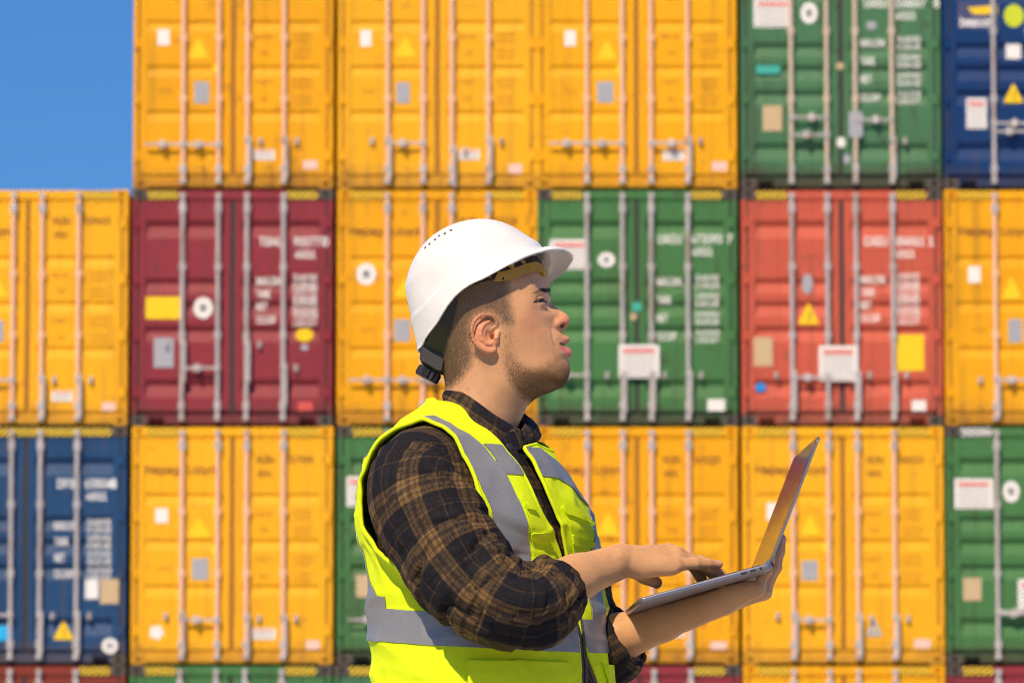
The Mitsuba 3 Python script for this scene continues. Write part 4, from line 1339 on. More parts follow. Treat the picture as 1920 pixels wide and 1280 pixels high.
keepv = np.minimum(np.minimum(opening(vv), armhole(vv)), vv[:, 2] - 1.02)
keepv = np.minimum(keepv, zp(735) - vv[:, 2])
wv, wf, (wn,) = clip(vv, vf, keepv, (vn,))
wn /= np.linalg.norm(wn, axis=1, keepdims=True)
comp = trimesh.graph.connected_component_labels(trimesh.Trimesh(wv, wf, process=False).face_adjacency, node_count=len(wf))
wf = wf[comp == np.bincount(comp).argmax()]
u_, inv_ = np.unique(wf.ravel(), return_inverse=True)
wv, wn, wf = wv[u_], wn[u_], inv_.reshape(-1, 3)


def cloth(p, n, uv):
    w = mikit.noise(p.x * 900, p.y * 900, p.z * 900)
    return mi.Color3f(0.72, 0.90, 0.010) * (0.93 + 0.09 * w)


def tape(p, n, uv):
    w = mikit.noise(p.x * 1100, p.y * 1100, p.z * 1100)
    return mi.Color3f(0.265, 0.275, 0.295) * (0.88 + 0.24 * w)


bsdf('hivis_yellow', {'type': 'twosided', 'inner': {'type': 'principled', 'base_color': mikit.proc(cloth), 'roughness': 0.75, 'specular': 0.25, 'sheen': 0.2}})
bsdf('reflective_grey', {'type': 'twosided', 'inner': {'type': 'principled', 'base_color': mikit.proc(tape), 'roughness': 0.42, 'specular': 0.5, 'metallic': 0.25}})
plain('zip_grey', (0.055, 0.057, 0.06), 0.5, 0.2)
plain('card_white', (0.75, 0.76, 0.78), 0.3)
VEST = thing('safety_vest', 'bright yellow hi-vis vest with grey reflective bands, open over a plaid shirt', 'safety vest')
tv, tf, _ = thicken(wv, wf, wn, 0.0012, 0.0012)
add('panel', mikit.ply((vw(tv), tf[:, ::-1]), 'hivis_yellow', smooth=60), VEST)


def patch(name, val, lift, mat, thick=0.0012):
    """A piece of cloth sewn on the vest where val > 0."""
    if (val > 0).sum() < 8:
        return
    p, f, (n,) = clip(wv, wf, val, (wn,))
    n /= np.linalg.norm(n, axis=1, keepdims=True)
    q, f2, _ = thicken(p, f, n, lift, -(lift - thick))
    return add(name, mikit.ply((vw(q), f2[:, ::-1]), mat, smooth=60), VEST)


Z_, Bq, Aq = wv[:, 2], wv[:, 1], wv[:, 0]
STRIP = PchipInterpolator(*np.array(sorted([(zp(a), b) for a, b in STRIP_FRONT])).T)
STRIPB = PchipInterpolator(*np.array(sorted([(zp(a), b) for a, b in STRIP_BACK])).T)
zw = zp(1180) - 0.075 * Aq                      # waist band, lower in front
opn = opening(wv) - 0.0015
for sd in (1, -1):
    mid_ = 0.5 * (BN(np.clip(Z_, zp(1490), zp(722))) + BF(np.clip(Z_, zp(1490), zp(722)))) * np.clip(Aq / 0.05, 0, 1)
    side = (Bq - mid_) * sd + 1e-6
    fr = (np.where(Z_ > zp(880), 0.0205, 0.0245) - np.abs(Bq * sd - STRIP(np.clip(Z_, zp(1300), zp(790)))))
    val = np.minimum.reduce([fr, (Aq + 0.025) * 1.0, Z_ - zw - 0.002, opn, side])
    patch('reflective_strip', val, 0.0032, 'reflective_grey')
    bk = (0.0255 - np.abs(Bq * sd - STRIPB(np.clip(Z_, zp(1300), zp(790)))))
    val = np.minimum.reduce([bk, -(Aq + 0.0265), Z_ - zw - 0.002, opn, side])
    patch('reflective_strip', val, 0.0032, 'reflective_grey')
    val = np.minimum.reduce([0.0235 - np.abs(Z_ - zp(876) + 0.01 * 0), Aq - 0.02, STRIP(np.clip(Z_, zp(1300), zp(790))) - 0.024 - Bq * sd, opn, side])
    patch('chest_band', val, 0.0034, 'reflective_grey')
    val = np.minimum.reduce([0.0255 - np.abs(Z_ - zw), opn, side])
    patch('waist_band', val, 0.0040, 'reflective_grey')
    # chest pocket with two flaps, and the flap of the lower pocket
    px0 = STRIP(np.clip(Z_, zp(1300), zp(790))) - 0.030
    inner = (BN if sd > 0 else (lambda z: -BF(z)))(np.clip(Z_, zp(1490), zp(722)))
    pk = np.minimum.reduce([px0 - Bq * sd, Bq * sd - inner - 0.016, Aq - 0.02, side, opn])
    patch('pocket', np.minimum.reduce([pk, zp(958) - Z_, Z_ - zp(1062)]), 0.0036, 'hivis_yellow')
    patch('pocket_flap', np.minimum.reduce([pk, zp(955) - Z_, Z_ - zp(971) - 0.05 * (Bq * sd - 0.06)]), 0.0085, 'hivis_yellow', 0.003)
    patch('pocket_flap', np.minimum.reduce([pk + 0.002, zp(1008) - Z_, Z_ - zp(1024) - 0.05 * (Bq * sd - 0.06)]), 0.0075, 'hivis_yellow', 0.003)
    lp = np.minimum.reduce([0.165 - Bq * sd, Bq * sd - inner - 0.03, Aq - 0.0, side])
    patch('lower_pocket', np.minimum.reduce([lp, zp(1252) - Z_, Z_ - zp(1440)]), 0.0042, 'hivis_yellow')
    patch('lower_flap', np.minimum.reduce([lp + 0.003, zp(1246) - Z_, Z_ - zp(1292)]), 0.0085, 'hivis_yellow', 0.003)


def loops(v, f):
    e = np.vstack([f[:, [0, 1]], f[:, [1, 2]], f[:, [2, 0]]])
    _, first, cnt = np.unique(np.sort(e, 1), axis=0, return_index=True, return_counts=True)
    nxt = dict(map(tuple, e[first[cnt == 1]]))
    out = []
    while nxt:
        a, b = nxt.popitem()
        l_ = [a, b]
        while b in nxt:
            b = nxt.pop(b)
            l_.append(b)
        if len(l_) > 40:
            out.append(np.array(l_))
    return out


for lp in loops(wv, wf):
    P = wv[lp]
    if P[:, 2].max() < 1.06:
        continue
    arm = np.abs(P[:, 1]).mean() > 0.12
    k = np.exp(-np.linspace(-2, 2, 9) ** 2)
    k /= k.sum()
    Ps = np.column_stack([np.convolve(np.pad(P[:-1, i], 4, 'wrap'), k, 'valid') for i in range(3)])
    sel = Ps[::2]
    if not arm:
        sel = sel[sel[:, 2] > 1.035]
    sel = np.vstack([sel, sel[:1]]) if arm else sel
    if len(sel) > 10:
        # start open edging at its longest gap
        if not arm:
            g = np.linalg.norm(np.diff(np.vstack([sel, sel[:1]]), axis=0), axis=1)
            sel = np.roll(sel, -(int(np.argmax(g)) + 1), axis=0)
        tb = sweep(sel, 0.0036 if arm else 0.0032, 8)
        add('binding', mikit.ply((vw(tb.vertices), tb.faces[:, ::-1]), 'hivis_yellow', smooth=60), VEST)
# zip tapes down both front edges below the chest
for fn, sd in ((BN, 1), (BF, -1)):
    zz = np.linspace(zp(1060), zp(1404), 40)
    tree = cKDTree(wv[(Aq > 0.02)][:, 1:])
    src = wv[(Aq > 0.02)]
    pts = []
    for z in zz:
        b = float(fn(z)) - 0.007 * sd
        i = tree.query([b + 0.008 * sd, z])[1]
        pts.append([src[i, 0] - 0.001, b, z])
    pts = np.array(pts)
    pts[:, 0] = gaussian_filter(pts[:, 0], 2.0)
    tb = sweep(pts, 0.0085, 8, 0.28, up=[0, 1, 0])
    z_ = add('zip_tape', mikit.ply((vw(tb.vertices), tb.faces[:, ::-1]), 'zip_grey', smooth=40), VEST)
    tb = sweep(pts + [0.0035, -0.005 * sd, 0], 0.0028, 6)
    add('zip_teeth', mikit.ply((vw(tb.vertices), tb.faces[:, ::-1]), 'dark_metal', smooth=40), z_)

# ------------------------------------------------------------------ plaid shirt
def plaid_bands(x):
    t = x / 0.090
    t = t - dr.floor(t)
    s = mikit.smoothstep
    w = s(0.0, 0.02, t) * (1 - s(0.15, 0.17, t)) + s(0.225, 0.245, t) * (1 - s(0.385, 0.405, t)) + 0.30 * s(0.15, 0.17, t) * (1 - s(0.225, 0.245, t))
    w *= 1 - 0.6 * s(0.06, 0.07, t) * (1 - s(0.085, 0.095, t)) - 0.6 * s(0.30, 0.31, t) * (1 - s(0.33, 0.34, t))
    return w + 0.42 * s(0.70, 0.71, t) * (1 - s(0.735, 0.745, t)) + 0.2 * s(0.62, 0.63, t) * (1 - s(0.64, 0.65, t))


def plaid(p, n, uv):
    x, y = uv.x, uv.y
    wob = 0.0016 * mikit.noise(x * 60, y * 60)
    a, b = plaid_bands(x + wob), plaid_bands(y + 0.02 + wob)
    th1 = mikit.noise(x * 900, y * 160)
    th2 = mikit.noise(x * 160, y * 900)
    w = 0.20 * a * (0.15 + 1.6 * th2) + 0.20 * b * (0.15 + 1.6 * th1) + 0.20 * a * b
    w = dr.clip(w, 0, 1)
    base = mi.Color3f(0.0105, 0.0100, 0.0140) * (0.6 + 0.9 * th1)
    return base * (1 - w) + mi.Color3f(0.27, 0.160, 0.055) * w


bsdf('plaid_flannel', {'type': 'twosided', 'inner': {'type': 'principled', 'base_color': mikit.proc(plaid), 'roughness': 0.85, 'specular': 0.2, 'sheen': 0.35}})
plain('button_dark', (0.06, 0.05, 0.045), 0.3)
SHIRT = thing('plaid_shirt', 'black and tan plaid flannel shirt with rolled sleeves under the vest', 'shirt')
# body of the shirt: the torso a little inside the vest
SB = Field((-.27, -.26, 0.93), (.27, .26, 1.60), 0.006)
SZ2 = np.concatenate([[0.80, 0.85], SZ])
ca2, A2, B2 = (PchipInterpolator(SZ2, np.concatenate([[SEC[0, k]] * 2, SEC[:, k]]))(np.clip(SB.ax[2], SZ2[0], SZ2[-1])) for k in (1, 2, 3))
_sl, (xa, xb, xz) = SB.block()
SB.f = ((((np.abs(xa - ca2) / (A2 - 0.016)) ** pw + (np.abs(xb) / (B2 - 0.016)) ** pw) ** (1 / pw) - 1) * np.minimum(A2, B2) * 0.93).astype(np.float32)
SB.f = np.maximum(SB.f, np.maximum(xz - zp(772) + 0.25 * np.abs(xb) + 0.20 * (xa + 0.02), 0.95 - xz).astype(np.float32))
for sd in (1, -1):
    SB.ell((0.085, 0.06 * sd, zp(985)), (0.058, 0.068, 0.085), 0.07)
SB.ell((-0.09, 0.0, zp(930)), (0.066, 0.12, 0.10), 0.08)
for sd, ac in ((1, 0.030), (-1, 0.0)):
    SB.cone((ac, 0.07 * sd, zp(905)), (ac, (0.165 if sd > 0 else 0.15) * sd, zp(905)), 0.086 if sd > 0 else 0.074, 0.080 if sd > 0 else 0.066, 0.05)
sv, sf = SB.mesh()
sv = smooth(sv, sf, 4)
sn = normals(sv, sf)
sv = sv + sn * (folds(sv, 31, 0.006) - 0.002)[:, None]
add('body', mikit.ply((vw(sv), sf[:, ::-1]), 'plaid_flannel', smooth=True, uv=np.column_stack([sv[:, 1] + 0.3 * sv[:, 0], sv[:, 2]])), SHIRT)
# placket strip and buttons in the opening
zz = np.linspace(zp(828), zp(1300), 48)
src = sv[sv[:, 0] > 0]
tree = cKDTree(src[:, 1:])
pts = np.array([[src[tree.query([0.5 * (BN(z) + BF(z)), z], k=6)[1], 0].mean() + 0.004, float(0.5 * (BN(z) + BF(z))), z] for z in zz])
pts[:, 0] = gaussian_filter(pts[:, 0], 2)
tb = sweep(pts, 0.017, 10, 0.2, up=[0, 1, 0])
add('placket', mikit.ply((vw(tb.vertices), tb.faces[:, ::-1]), 'plaid_flannel', smooth=True, uv=np.column_stack([tb.vertices[:, 1], tb.vertices[:, 2]])), SHIRT)
for z in np.linspace(zp(850), zp(1240), 5):
    i = np.argmin(np.abs(zz - z))
    d = trimesh.creation.cylinder(radius=0.0055, height=0.004, sections=14)
    d.apply_transform(trimesh.transformations.rotation_matrix(math.pi / 2, [0, 1, 0]))
    add('button', mikit.ply((tw(d.vertices + pts[i] + [0.0045, 0, 0]), d.faces[:, ::-1]), 'button_dark', smooth=30), SHIRT)


def sleeve(axis, radii, cuff, seed, name):
    """A sleeve about a bent axis (world points), its cloth folded, with a rolled cuff at the end."""
    axis = np.array(axis)
    P = spline(axis, 40)
    d = np.concatenate([[0], np.cumsum(np.linalg.norm(np.diff(P, axis=0), axis=1))])
    da = np.concatenate([[0], np.cumsum(np.linalg.norm(np.diff(axis, axis=0), axis=1))])
    R = PchipInterpolator(da / da[-1], radii)(d / d[-1])
    fl = Field(P.min(0) - 0.12, P.max(0) + 0.12, 0.0036)
    for i in range(39):
        fl.cone(P[i], P[i + 1], R[i], R[i + 1], 0.012 if i else 0)
    e = P[-1] - P[-4]
    e /= np.linalg.norm(e)
    # cut square at the cuff and keep a hollow mouth
    sl, (x, y, z) = fl.block()
    pl_ = (x - P[-1][0]) * e[0] + (y - P[-1][1]) * e[1] + (z - P[-1][2]) * e[2]
    fl.f = smax(fl.f, pl_.astype(np.float32), 0.006)
    v, f = fl.mesh()
    v = smooth(v, f, 4)
    n = normals(v, f)

    def param(v):
        tree = cKDTree(P)
        i = np.clip(tree.query(v)[1], 1, 38)
        best = np.full(len(v), 1e9)
        s, foot, tg = np.zeros(len(v)), np.zeros_like(v), np.zeros_like(v)
        for o in (-1, 0):
            a, b = P[i + o], P[i + o + 1]
            t = np.clip(((v - a) * (b - a)).sum(1) / ((b - a) ** 2).sum(1), 0, 1)
            q = a + t[:, None] * (b - a)
            dd = np.linalg.norm(v - q, axis=1)
            k = dd < best
            best[k], foot[k], s[k] = dd[k], q[k], (d[i + o] + t * (d[i + o + 1] - d[i + o]))[k]
        tg = np.column_stack([np.interp(s, d, np.gradient(P[:, c], d)) for c in range(3)])
        tg /= np.linalg.norm(tg, axis=1, keepdims=True)
        ref = np.array([0.15, -1.0, 0.2])
        x = ref - tg * (tg @ ref)[:, None]
        x /= np.linalg.norm(x, axis=1, keepdims=True)
        y = np.cross(tg, x)
        r = v - foot
        return s, np.arctan2((r * y).sum(1), (r * x).sum(1)), best
    s, th, rad = param(v)
    # folds: rings that wander round the arm, tighter towards the elbow and the cuff
    wa = meshkit.fbm(v * 11, 2, seed) - 0.5
    ax_ = s + 0.030 * np.sin(th + 1.0) + 0.040 * wa
    ring = np.abs(meshkit.noise(np.column_stack([ax_ * 24, np.cos(th) * 0.9 + 5, np.sin(th) * 0.9]), seed + 3) - 0.5)
    crease = np.clip(0.16 - ring, 0, 1) / 0.16
    soft_ = meshkit.fbm(np.column_stack([ax_ * 15, np.cos(th) * 1.1, np.sin(th) * 1.1]), 3, seed + 7) - 0.5
    ring2 = np.abs(meshkit.noise(np.column_stack([ax_ * 52, np.cos(th) * 1.6 + 9, np.sin(th) * 1.6]), seed + 5) - 0.5)
    crease2 = np.clip(0.12 - ring2, 0, 1) / 0.12
    elb = np.exp(-((s - da[-2]) / 0.10) ** 2)
    amp = 0.0058 + 0.0085 * elb
    mouth = np.clip((d[-1] - s) / 0.02, 0, 1)
    v = v + n * (amp * (1.7 * soft_ - 0.9 * crease ** 1.5 - 0.34 * crease2 ** 1.5) * (0.3 + 0.7 * mouth))[:, None]
    add('sleeve', mikit.ply((v, f), 'plaid_flannel', smooth=True, uv=np.column_stack([th * 0.082 + 0.25, s])), SHIRT)
    # rolled cuff: two turns of cloth round the arm
    c0 = P[-1]
    x = np.array([0.15, -1, 0.2]) - e * (e @ np.array([0.15, -1, 0.2]))
    x /= np.linalg.norm(x)
    y = np.cross(e, x)
    prof = [(-cuff[1], R[-1] * 0.99), (-cuff[1] * 0.95, R[-1] + 0.0045), (-cuff[1] * 0.55, R[-1] + 0.0065), (-cuff[1] * 0.5, R[-1] + 0.003), (-cuff[1] * 0.46, R[-1] + 0.0075), (-0.002, R[-1] + 0.0065), (0.004, R[-1] + 0.002), (0.003, R[-1] - 0.005), (-0.02, R[-1] - 0.008)]
    nn = 72
    vs, uvs = [], []
    for l_, r in prof:
        for k in range(nn + 1):
            a = 2 * math.pi * k / nn
            w = meshkit.noise(np.array([[math.cos(a) * 2.2 + l_ * 30, math.sin(a) * 2.2, l_ * 25 + seed]]), seed)[0] - 0.5
            w2 = meshkit.noise(np.array([[math.cos(a) * 5, math.sin(a) * 5, l_ * 9 + seed]]), seed + 1)[0] - 0.5
            rr_ = r * (1 + 0.10 * w + 0.05 * w2)
            vs.append(c0 + e * (l_ + 0.006 * w2 + 0.010 * w) + (x * math.cos(a) + y * math.sin(a)) * rr_)
            uvs.append((a * 0.052, l_ * 1.0 + 0.03))
    f = []
    m_ = nn + 1
    for i in range(len(prof) - 1):
        for k in range(nn):
            f += [(i * m_ + k, i * m_ + k + 1, (i + 1) * m_ + k + 1), (i * m_ + k, (i + 1) * m_ + k + 1, (i + 1) * m_ + k)]
    mm = trimesh.Trimesh(np.array(vs), np.array(f), process=False)
    add('cuff', mikit.ply(mm, 'plaid_flannel', smooth=True, uv=np.array(uvs)), SHIRT)


E1, W1 = J(946, 1132, -.27), J(1165, 1051, -.14)
CU1 = J(1042, 1101, -.215)
sleeve([J(890, 882, -.085), J(848, 880, -.142), J(802, 902, -.165), J(815, 985, -.205), J(868, 1070, -.245), J(950, 1134, -.27), CU1], [.060, .072, .082, .081, .075, .067, .049], (0.0, 0.034), 41, 'near')
E2, W2 = J(1085, 1222, .09), J(1340, 1132, -.04)
CU2 = J(1168, 1188, .048)
sleeve([J(940, 890, .05), J(1000, 915, .11), J(1030, 1010, .13), J(1065, 1120, .125), J(1085, 1208, .09), CU2], [.06, .066, .072, .070, .064, .055], (0.0, 0.034), 57, 'far')


# collar: a stand and a folded leaf on each side, lofted between edge curves
def leaf(top, low, name, nu=36, nv=9, thick=0.0022, bulge=0.006):
    Tp, Lw = (spline([J(*q) for q in c], nu) for c in (top, low))
    c = J(912, 780, 0)
    v, uv = [], []
    for w in np.linspace(0, 1, nv):
        q = Tp * (1 - w) + Lw * w
        o = q - c
        o[:, 2] = 0
        o /= np.linalg.norm(o, axis=1, keepdims=True)
        v.append(q + o * bulge * math.sin(math.pi * min(1, w * 1.1)))
        uv.append(np.column_stack([np.linspace(0, 0.2, nu), np.full(nu, w * 0.045 + 0.05)]))
    v, uv = np.vstack(v), np.vstack(uv)
    f = np.array([t for i in range(nv - 1) for j in range(nu - 1) for t in ((i * nu + j, (i + 1) * nu + j, i * nu + j + 1), (i * nu + j + 1, (i + 1) * nu + j, (i + 1) * nu + j + 1))])
    n = normals(v, f)
    q, f2, src = thicken(v, f, n, thick, thick)
    add(name, mikit.ply((q, f2), 'plaid_flannel', smooth=True, uv=uv[src]), SHIRT)


leaf([(905, 722, .085), (868, 722, .060), (846, 726, .0), (860, 734, -.045), (885, 748, -.072), (924, 777, -.085), (955, 796, -.075), (977, 808, -.050)],
     [(900, 752, .105), (858, 750, .078), (832, 752, .0), (850, 770, -.068), (885, 797, -.098), (925, 828, -.108), (952, 846, -.100), (968, 856, -.082)], 'collar_leaf')
leaf([(977, 807, -.050), (983, 795, -.015), (986, 785, .02), (982, 777, .055), (965, 765, .085), (935, 745, .10), (905, 730, .09)],
     [(972, 846, -.062), (992, 836, -.03), (1011, 824, .005), (1010, 810, .045), (990, 800, .085), (950, 778, .115), (905, 752, .105)], 'collar_leaf')
leaf([(850, 735, .0), (868, 742, -.045), (895, 757, -.068), (930, 780, -.074), (960, 798, -.062), (980, 812, -.035), (984, 800, .0), (980, 788, .04), (955, 772, .08), (900, 750, .085), (862, 738, .05), (850, 735, .001)],
     [(846, 772, .0), (866, 782, -.05), (895, 795, -.075), (930, 815, -.082), (960, 835, -.07), (976, 850, -.04), (982, 838, .0), (978, 825, .045), (955, 808, .085), (900, 785, .09), (856, 775, .055), (846, 772, .001)], 'collar_stand', bulge=0.0)
# ------------------------------------------------------------------ arms, hands and legs (world points)
def unit(v):
    v = np.array(v, float)
    return v / np.linalg.norm(v)


# laptop frame: near front corner, hinge, lid
LF, LH = J(1197, 1121, -.2), J(1450, 1051, -.2)
LLAT = unit([-.0210, .30, -.012])
LB = LH - LF
LB = LB - LLAT * (LB @ LLAT)
LH = LF + LB
LD = float(np.linalg.norm(LB))
LB = unit(LB)
LN = np.cross(LLAT, LB)
LN = LN * np.sign(LN[2])
LV = J(1543, 813, -.2) - J(1450, 1051, -.2)
LV = unit(LV - LLAT * (LV @ LLAT))
LW, LT = 0.304, 0.0092


def rot(v, axis, a):
    axis = unit(axis)
    return v * math.cos(a) + np.cross(axis, v) * math.sin(a) + axis * (axis @ v) * (1 - math.cos(a))


def hand(fl, W, fore, h, d, q, flex, thumb, scale=1.0, spread=(0, 0, 0, 0), wr=.0235):
    """A hand in fl: W wrist, fore the forearm's direction, h towards the fingers, d the back of the hand, q towards the little finger.
    flex: per finger (index first) the three bends in degrees; thumb: its three joint points in (h, d, q)."""
    g = lambda a, b, c: W + (a * h + b * d + c * q) * scale
    k = 0.010
    fl.chain([W - fore * 0.05, W, g(.028, .001, 0)], [wr + .002, wr, wr - .0015], 0.012, flat=(tuple(d), 1.22))
    mcp = [(.090, .003, -.030), (.094, .005, -.010), (.089, .004, .011), (.079, .000, .030)]
    for (a, b, c), r in zip(mcp, (.0125, .0125, .012, .0115)):
        fl.cone(g(.018, -.002, c * 0.55), g(a - .006, b - .003, c), .0155, r, k)
    fl.cone(g(.035, -.008, -.020), g(.070, -.006, -.012), .013, .010, k)
    fl.cone(g(.030, -.008, .020), g(.066, -.006, .022), .0125, .010, k)
    for a, b, c in mcp:                                        # tendons over the back of the hand
        fl.cone(g(.020, .0155, c * .35), g(a - .012, b + .0085, c), .0035, .0035, .010)
    tips, nails = [], []
    seg = [(.041, .025, .021), (.045, .028, .022), (.042, .027, .022), (.033, .021, .019)]
    for i in range(4):
        p = g(*mcp[i])
        u = rot(h, d, spread[i])
        pts, bend = [p], 0.0
        for L, a in zip(seg[i], flex[i]):
            bend += math.radians(a)
            dirn = u * math.cos(bend) - d * math.sin(bend)
            pts.append(pts[-1] + dirn * L * scale)
        r0 = (.0098, .0100, .0095, .0084)[i] * scale
        fl.chain(pts, [r0 * 1.12, r0 * 1.0, r0 * 0.92, r0 * 0.78], 0.006)
        fl.ball(pts[1] + d * 0.0005, r0 * 1.05, 0.004)
        fl.ball(p + d * 0.002, r0 * 1.18, 0.008)
        tips.append(pts[-1])
        nails.append((pts[-1], dirn, unit(d - dirn * (d @ dirn)), r0))
    tp = [g(*t) for t in thumb]
    fl.chain([g(.012, -.006, -.016), *tp], [.0165, .0150, .0112, .0092], 0.010)
    return tips, nails


def arm_skin(E, W, r0, r1, tilt):
    P = [E, E + (W - E) * .28, E + (W - E) * .62, W]
    return P, [r0, r0 * 1.02, (r0 + r1) * .5, r1]


SK = Field(np.minimum.reduce([E1, W1]) - [.09, .09, .10], W1 + [.22, .20, .12], 0.0022)
hR = unit([.93, .34, .035])
dR = unit([-.03, -.36, .93])
dR = unit(dR - hR * (dR @ hR))
qR = np.cross(hR, dR)
qR = qR * np.sign(-qR[1])
P, R = arm_skin(E1, W1, .041, .0265, 0)
SK.chain(P, R, 0.02)
FLEXR = [(24, 26, 10), (18, 20, 8), (11, 15, 8), (-3, 5, 4)]
tipsR, nailsR = hand(SK, W1, unit(W1 - E1), hR, dR, qR, FLEXR, [(.030, -.020, -.030), (.052, -.034, -.026), (.068, -.041, -.016)], spread=(-.05, 0, .03, .07))
# bone and tendon under the skin of the wrist
SK.ball(W1 + qR * .020 + dR * .010 - hR * .012, .010, .012)
av, af = SK.mesh()
av = smooth(av, af, 2)
SL = Field(np.minimum.reduce([E2, W2]) - [.06, .10, .08], W2 + [.20, .10, .16], 0.0022)
P, R = arm_skin(E2, W2, .0400, .0215, 0)
R = [.0425, .0385, .0285, .0215]
SL.chain(P, R, 0.02)
hL = unit([.93, .10, .31])
dL = unit([.22, -.05, -.97])                   # palm up: the back of the hand faces down
dL = unit(dL - hL * (dL @ hL))
qL = np.cross(hL, dL)
qL = qL * np.sign(-qL[1])
FLEXL = [(46, 10, 5), (46, 10, 5), (46, 9, 5), (44, 10, 6)]
tipsL, nailsL = hand(SL, W2 - hL * .006, unit(W2 - E2), hL, dL, qL, FLEXL, [(.036, .002, -.046), (.068, .002, -.060), (.094, .000, -.066)], spread=(-.04, 0, .03, .08), wr=.0215, scale=.93)
bv, bf = SL.mesh()
bv = smooth(bv, bf, 2)
# hidden core: upper arms, chest and hips in one piece under the clothes
KF = Field(tw([-.25, -.30, 0]).min() * 0 + np.array([TC[0] - .30, TC[1] - .35, .80]), np.array([TC[0] + .30, TC[1] + .35, 1.60]), 0.010)
for c_, r_ in (((-.01, 0, 1.40), (.085, .125, .13)), ((.0, 0, 1.20), (.095, .13, .20)), ((.01, 0, 1.0), (.10, .135, .16))):
    Rm = TM
    KF.ell(tw(c_), r_, 0.05, R=Rm.T)
KF.cone(tw((0, 0, 1.42)), PW + np.array([-0.02, 0, -0.12]), .052, .050, .03)
for S_, E_ in ((J(795, 905, -.15), E1), (J(1000, 905, .11), E2)):
    KF.cone(tw((0, 0, 1.38)), S_ - [0, 0, .02], .03, .03, .02)
    KF.cone(S_ - [0, 0, .02], E_, .034, .034, .02)
cv, cf = KF.mesh()


def skin_colour(v, f, nails, seed):
    n1 = meshkit.fbm(v * 45, 3, seed)
    n2 = meshkit.noise(v * 420, seed + 2)
    C = np.array([0.585, 0.315, 0.150]) * (0.88 + 0.16 * n1 + 0.10 * n2)[:, None]
    for p, u, d, r in nails:
        q = v - p
        a, b = (q @ u), (q @ d)
        w = np.exp(-((q ** 2).sum(1)) / .014 ** 2)
        C = C * (1 - 0.35 * w[:, None]) + np.array([0.56, 0.22, 0.15]) * 0.35 * w[:, None]
        c_ = np.cross(u, d)
        nail = (np.abs(a - r * .05) < r * .85) & (np.abs(q @ c_) < r * .62) & (b > r * .35)
        C[nail] = np.array([0.66, 0.36, 0.30])
    return C


parts = [HEADPART, (av, af, skin_colour(av, af, nailsR, 3)), (bv, bf, skin_colour(bv, bf, nailsL, 9)), (cv, cf, np.tile([0.5, 0.275, 0.145], (len(cv), 1)))]
off, V_, F_, C_ = 0, [], [], []
for v, f, c in parts:
    V_.append(v); F_.append(f + off); C_.append(c)
    off += len(v)
add('body', mikit.ply((np.vstack(V_), np.vstack(F_)), 'skin', smooth=True, color=np.vstack(C_)), PERSON)
# fine hair on the right forearm
tri = av[af]
t_ = ((tri.mean(1) - E1) @ (W1 - E1)) / ((W1 - E1) @ (W1 - E1))
wgt = trimesh.triangles.area(tri) * (t_ > .42) * (t_ < 1.0) * (trimesh.triangles.cross(tri)[:, 2] > 0)
ti = hair_rng.choice(len(af), 300, p=wgt / wgt.sum())
root = tri[ti].mean(1)
an = normals(av, af)[af[ti, 0]]
dd = unit(W1 - E1) * 0.8 + an * 0.35 + np.array([0, 0, -.35]) + hair_rng.normal(0, .25, (300, 3))
dd /= np.linalg.norm(dd, axis=1, keepdims=True)
curves('arm_hair', np.stack([root, root + dd * .004, root + dd * .008 + [0, 0, -.0007]], 1), 0.00006, 'beard_brown')

# trousers and boots, below the picture
plain('trouser_navy', (0.02, 0.025, 0.045), 0.85)
plain('boot_brown', (0.10, 0.06, 0.03), 0.6)
TR = Field(tw([-.2, -.25, 0]) * 0 + np.array([TC[0] - .32, TC[1] - .34, .06]), np.array([TC[0] + .36, TC[1] + .34, 1.02]), 0.009)
TR.ell(tw((.015, 0, .93)), (.145, .18, .13), R=TM.T)
BO = []
for sd in (1, -1):
    hip, knee, ank = tw((.015, .09 * sd, .88)), tw((.03, .11 * sd, .50)), tw((0, .13 * sd, .10))
    TR.chain([hip, knee, ank], [.098, .078, .066], .05)
    BO.append((ank, unit(TF + TN * sd * .15)))
v, f = TR.mesh()
v = smooth(v, f, 3)
TROUSERS = thing('trousers', 'dark navy work trousers below the yellow vest', 'trousers')
add('cloth', mikit.ply((v, f), 'trouser_navy', smooth=True), TROUSERS)
for (ank, u), wh_ in zip(BO, ('right', 'left')):
    b = thing('work_boot', f'{wh_} brown work boot on the concrete under the navy trousers', 'boot', 'work boots of the man')
    g = Field(np.minimum(ank, ank + u * .22) - [.08, .08, .11], np.maximum(ank, ank + u * .22) + [.08, .08, .08], .006)
    a0 = ank * [1, 1, 0]
    g.cone(ank + [0, 0, .06], a0 - u * .02 + [0, 0, .05], .055, .045, .02)
    g.cone(a0 - u * .03 + [0, 0, .045], a0 + u * .17 + [0, 0, .042], .043, .040, .03)
    v, f = g.mesh()
    v[:, 2] = np.maximum(v[:, 2], 0.012)
    add('upper', mikit.ply((v, f), 'boot_brown', smooth=True), b)
    so = trimesh.creation.capsule(height=.21, radius=.046, count=[8, 16])
    so.apply_transform(trimesh.geometry.align_vectors([0, 0, 1], u))
    so.vertices[:, 2] = np.clip(so.vertices[:, 2] * .5, -.012, .012)
    so.vertices += a0 - u * .035 + [0, 0, .0125]
    add('sole', mikit.ply(so, 'rubber_seal'), b)

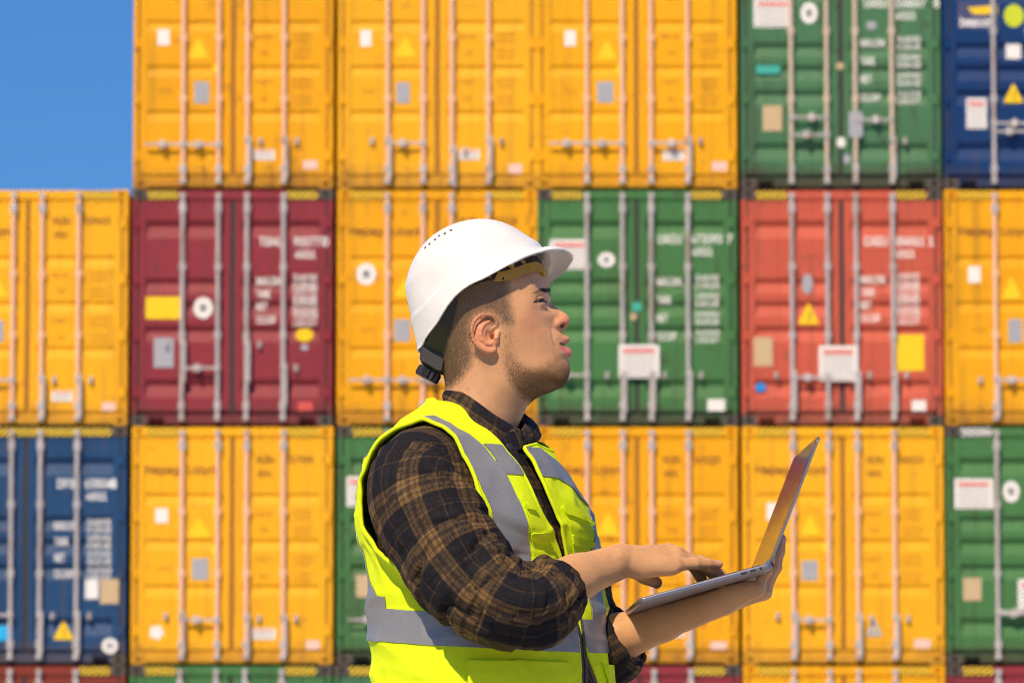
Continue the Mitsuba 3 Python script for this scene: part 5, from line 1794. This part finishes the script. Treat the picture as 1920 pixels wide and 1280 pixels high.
# ------------------------------------------------------------------ laptop
plain('aluminium_grey', (0.25, 0.245, 0.29), 0.30, 0.6)
plain('port_dark', (0.02, 0.02, 0.022), 0.5)
plain('key_black', (0.02, 0.02, 0.022), 0.5)
bsdf('screen_glass', {'type': 'principled', 'base_color': rgb(0.012, 0.012, 0.014), 'roughness': 0.04, 'specular': 1.0, 'clearcoat': 1.0, 'clearcoat_gloss': 0.99})
LAPTOP = thing('laptop', 'slim grey laptop held open on the man\'s left forearm', 'laptop')
LM = np.array([LB, LLAT, LN])                  # local: x from the front edge to the hinge, y away from the camera, z out of the keyboard


def lw(p):
    return LF + np.asarray(p, float) @ LM


def slab(x0, x1, y0, y1, z0, z1, rc, rv):
    """A rounded sheet: corners rc in plan, softened edges rv."""
    c = m3.CrossSection.square([x1 - x0 - 2 * rc, y1 - y0 - 2 * rc]).translate([x0 + rc, y0 + rc]).offset(rc, m3.JoinType.Round, 2, 32)
    lay = [c.offset(-rv * (1 - math.sin(a)), m3.JoinType.Round, 2, 32).extrude(z1 - z0 - 2 * rv * (1 - math.cos(a)) + 1e-6).translate([0, 0, z0 + rv * (1 - math.cos(a))]) for a in np.linspace(0, math.pi / 2, 5)]
    t = m3.Manifold.batch_hull(lay).to_mesh()
    return trimesh.Trimesh(t.vert_properties[:, :3].astype(float), t.tri_verts, process=False)


hand_ok = np.linalg.det(LM)
flip = (lambda f: f[:, ::-1]) if hand_ok < 0 else (lambda f: f)
base = slab(0, LD, 0, LW, -LT, 0, .010, .0032)
LBASE = add('base', mikit.ply((lw(base.vertices), flip(base.faces)), 'aluminium_grey', smooth=25), LAPTOP)
for x, w in ((LD - .0465, .0092), (LD - .0320, .0092), (LD - .0195, .0040)):
    p = slab(x - w / 2, x + w / 2, -.0012, .0005, -.0068 if w > .005 else -.0070, -.0036 if w > .005 else -.0030, .0005, .0004)
    add('port', mikit.ply((lw(p.vertices), flip(p.faces)), 'port_dark'), LBASE)
pad = slab(.012, .078, LW / 2 - .055, LW / 2 + .055, -.0001, .0006, .004, .0002)
add('touchpad', mikit.ply((lw(pad.vertices), flip(pad.faces)), 'aluminium_grey', smooth=25), LBASE)
kx0, ky0 = .088, .016
for r in range(6):
    n = 14 if r != 0 else 10
    for c in range(n):
        w = (LW - 2 * ky0) / n
        kk = cbox(kx0 + r * .0185, kx0 + r * .0185 + .0165, ky0 + c * w + .001, ky0 + (c + 1) * w - .001, .0, .0014, .0004)
        add('key', mikit.ply((lw(kk.vertices), flip(kk.faces)), 'key_black'), LBASE)
LIDM = np.array([LV, LLAT, np.cross(LV, LLAT) * -1])
lz = np.cross(LV, LLAT)
lz = lz * np.sign(-lz[0])                      # out of the screen, towards the man
LIDM = np.array([LV, LLAT, lz])
flipl = (lambda f: f[:, ::-1]) if np.linalg.det(LIDM) < 0 else (lambda f: f)
LO = LH - LB * 0.003 + LN * 0.001
LL = float(np.linalg.norm(J(1543, 813, -.2) - J(1450, 1051, -.2)))


def ll(p):
    return LO + np.asarray(p, float) @ LIDM


lid = slab(0, LL, 0, LW, -.0038, 0, .010, .0016)
LLID = add('lid', mikit.ply((ll(lid.vertices), flipl(lid.faces)), 'aluminium_grey', smooth=25), LAPTOP)
scr = slab(.006, LL - .0015, .0015, LW - .0015, -.0002, .0007, .009, .0002)
add('screen', mikit.ply((ll(scr.vertices), flipl(scr.faces)), 'screen_glass', smooth=20), LLID)
hg = cyl(LH + LLAT * .02 - LN * .003, LH + LLAT * (LW - .02) - LN * .003, .0042, 16)
add('hinge', mikit.ply(hg, 'key_black', smooth=40), LAPTOP)
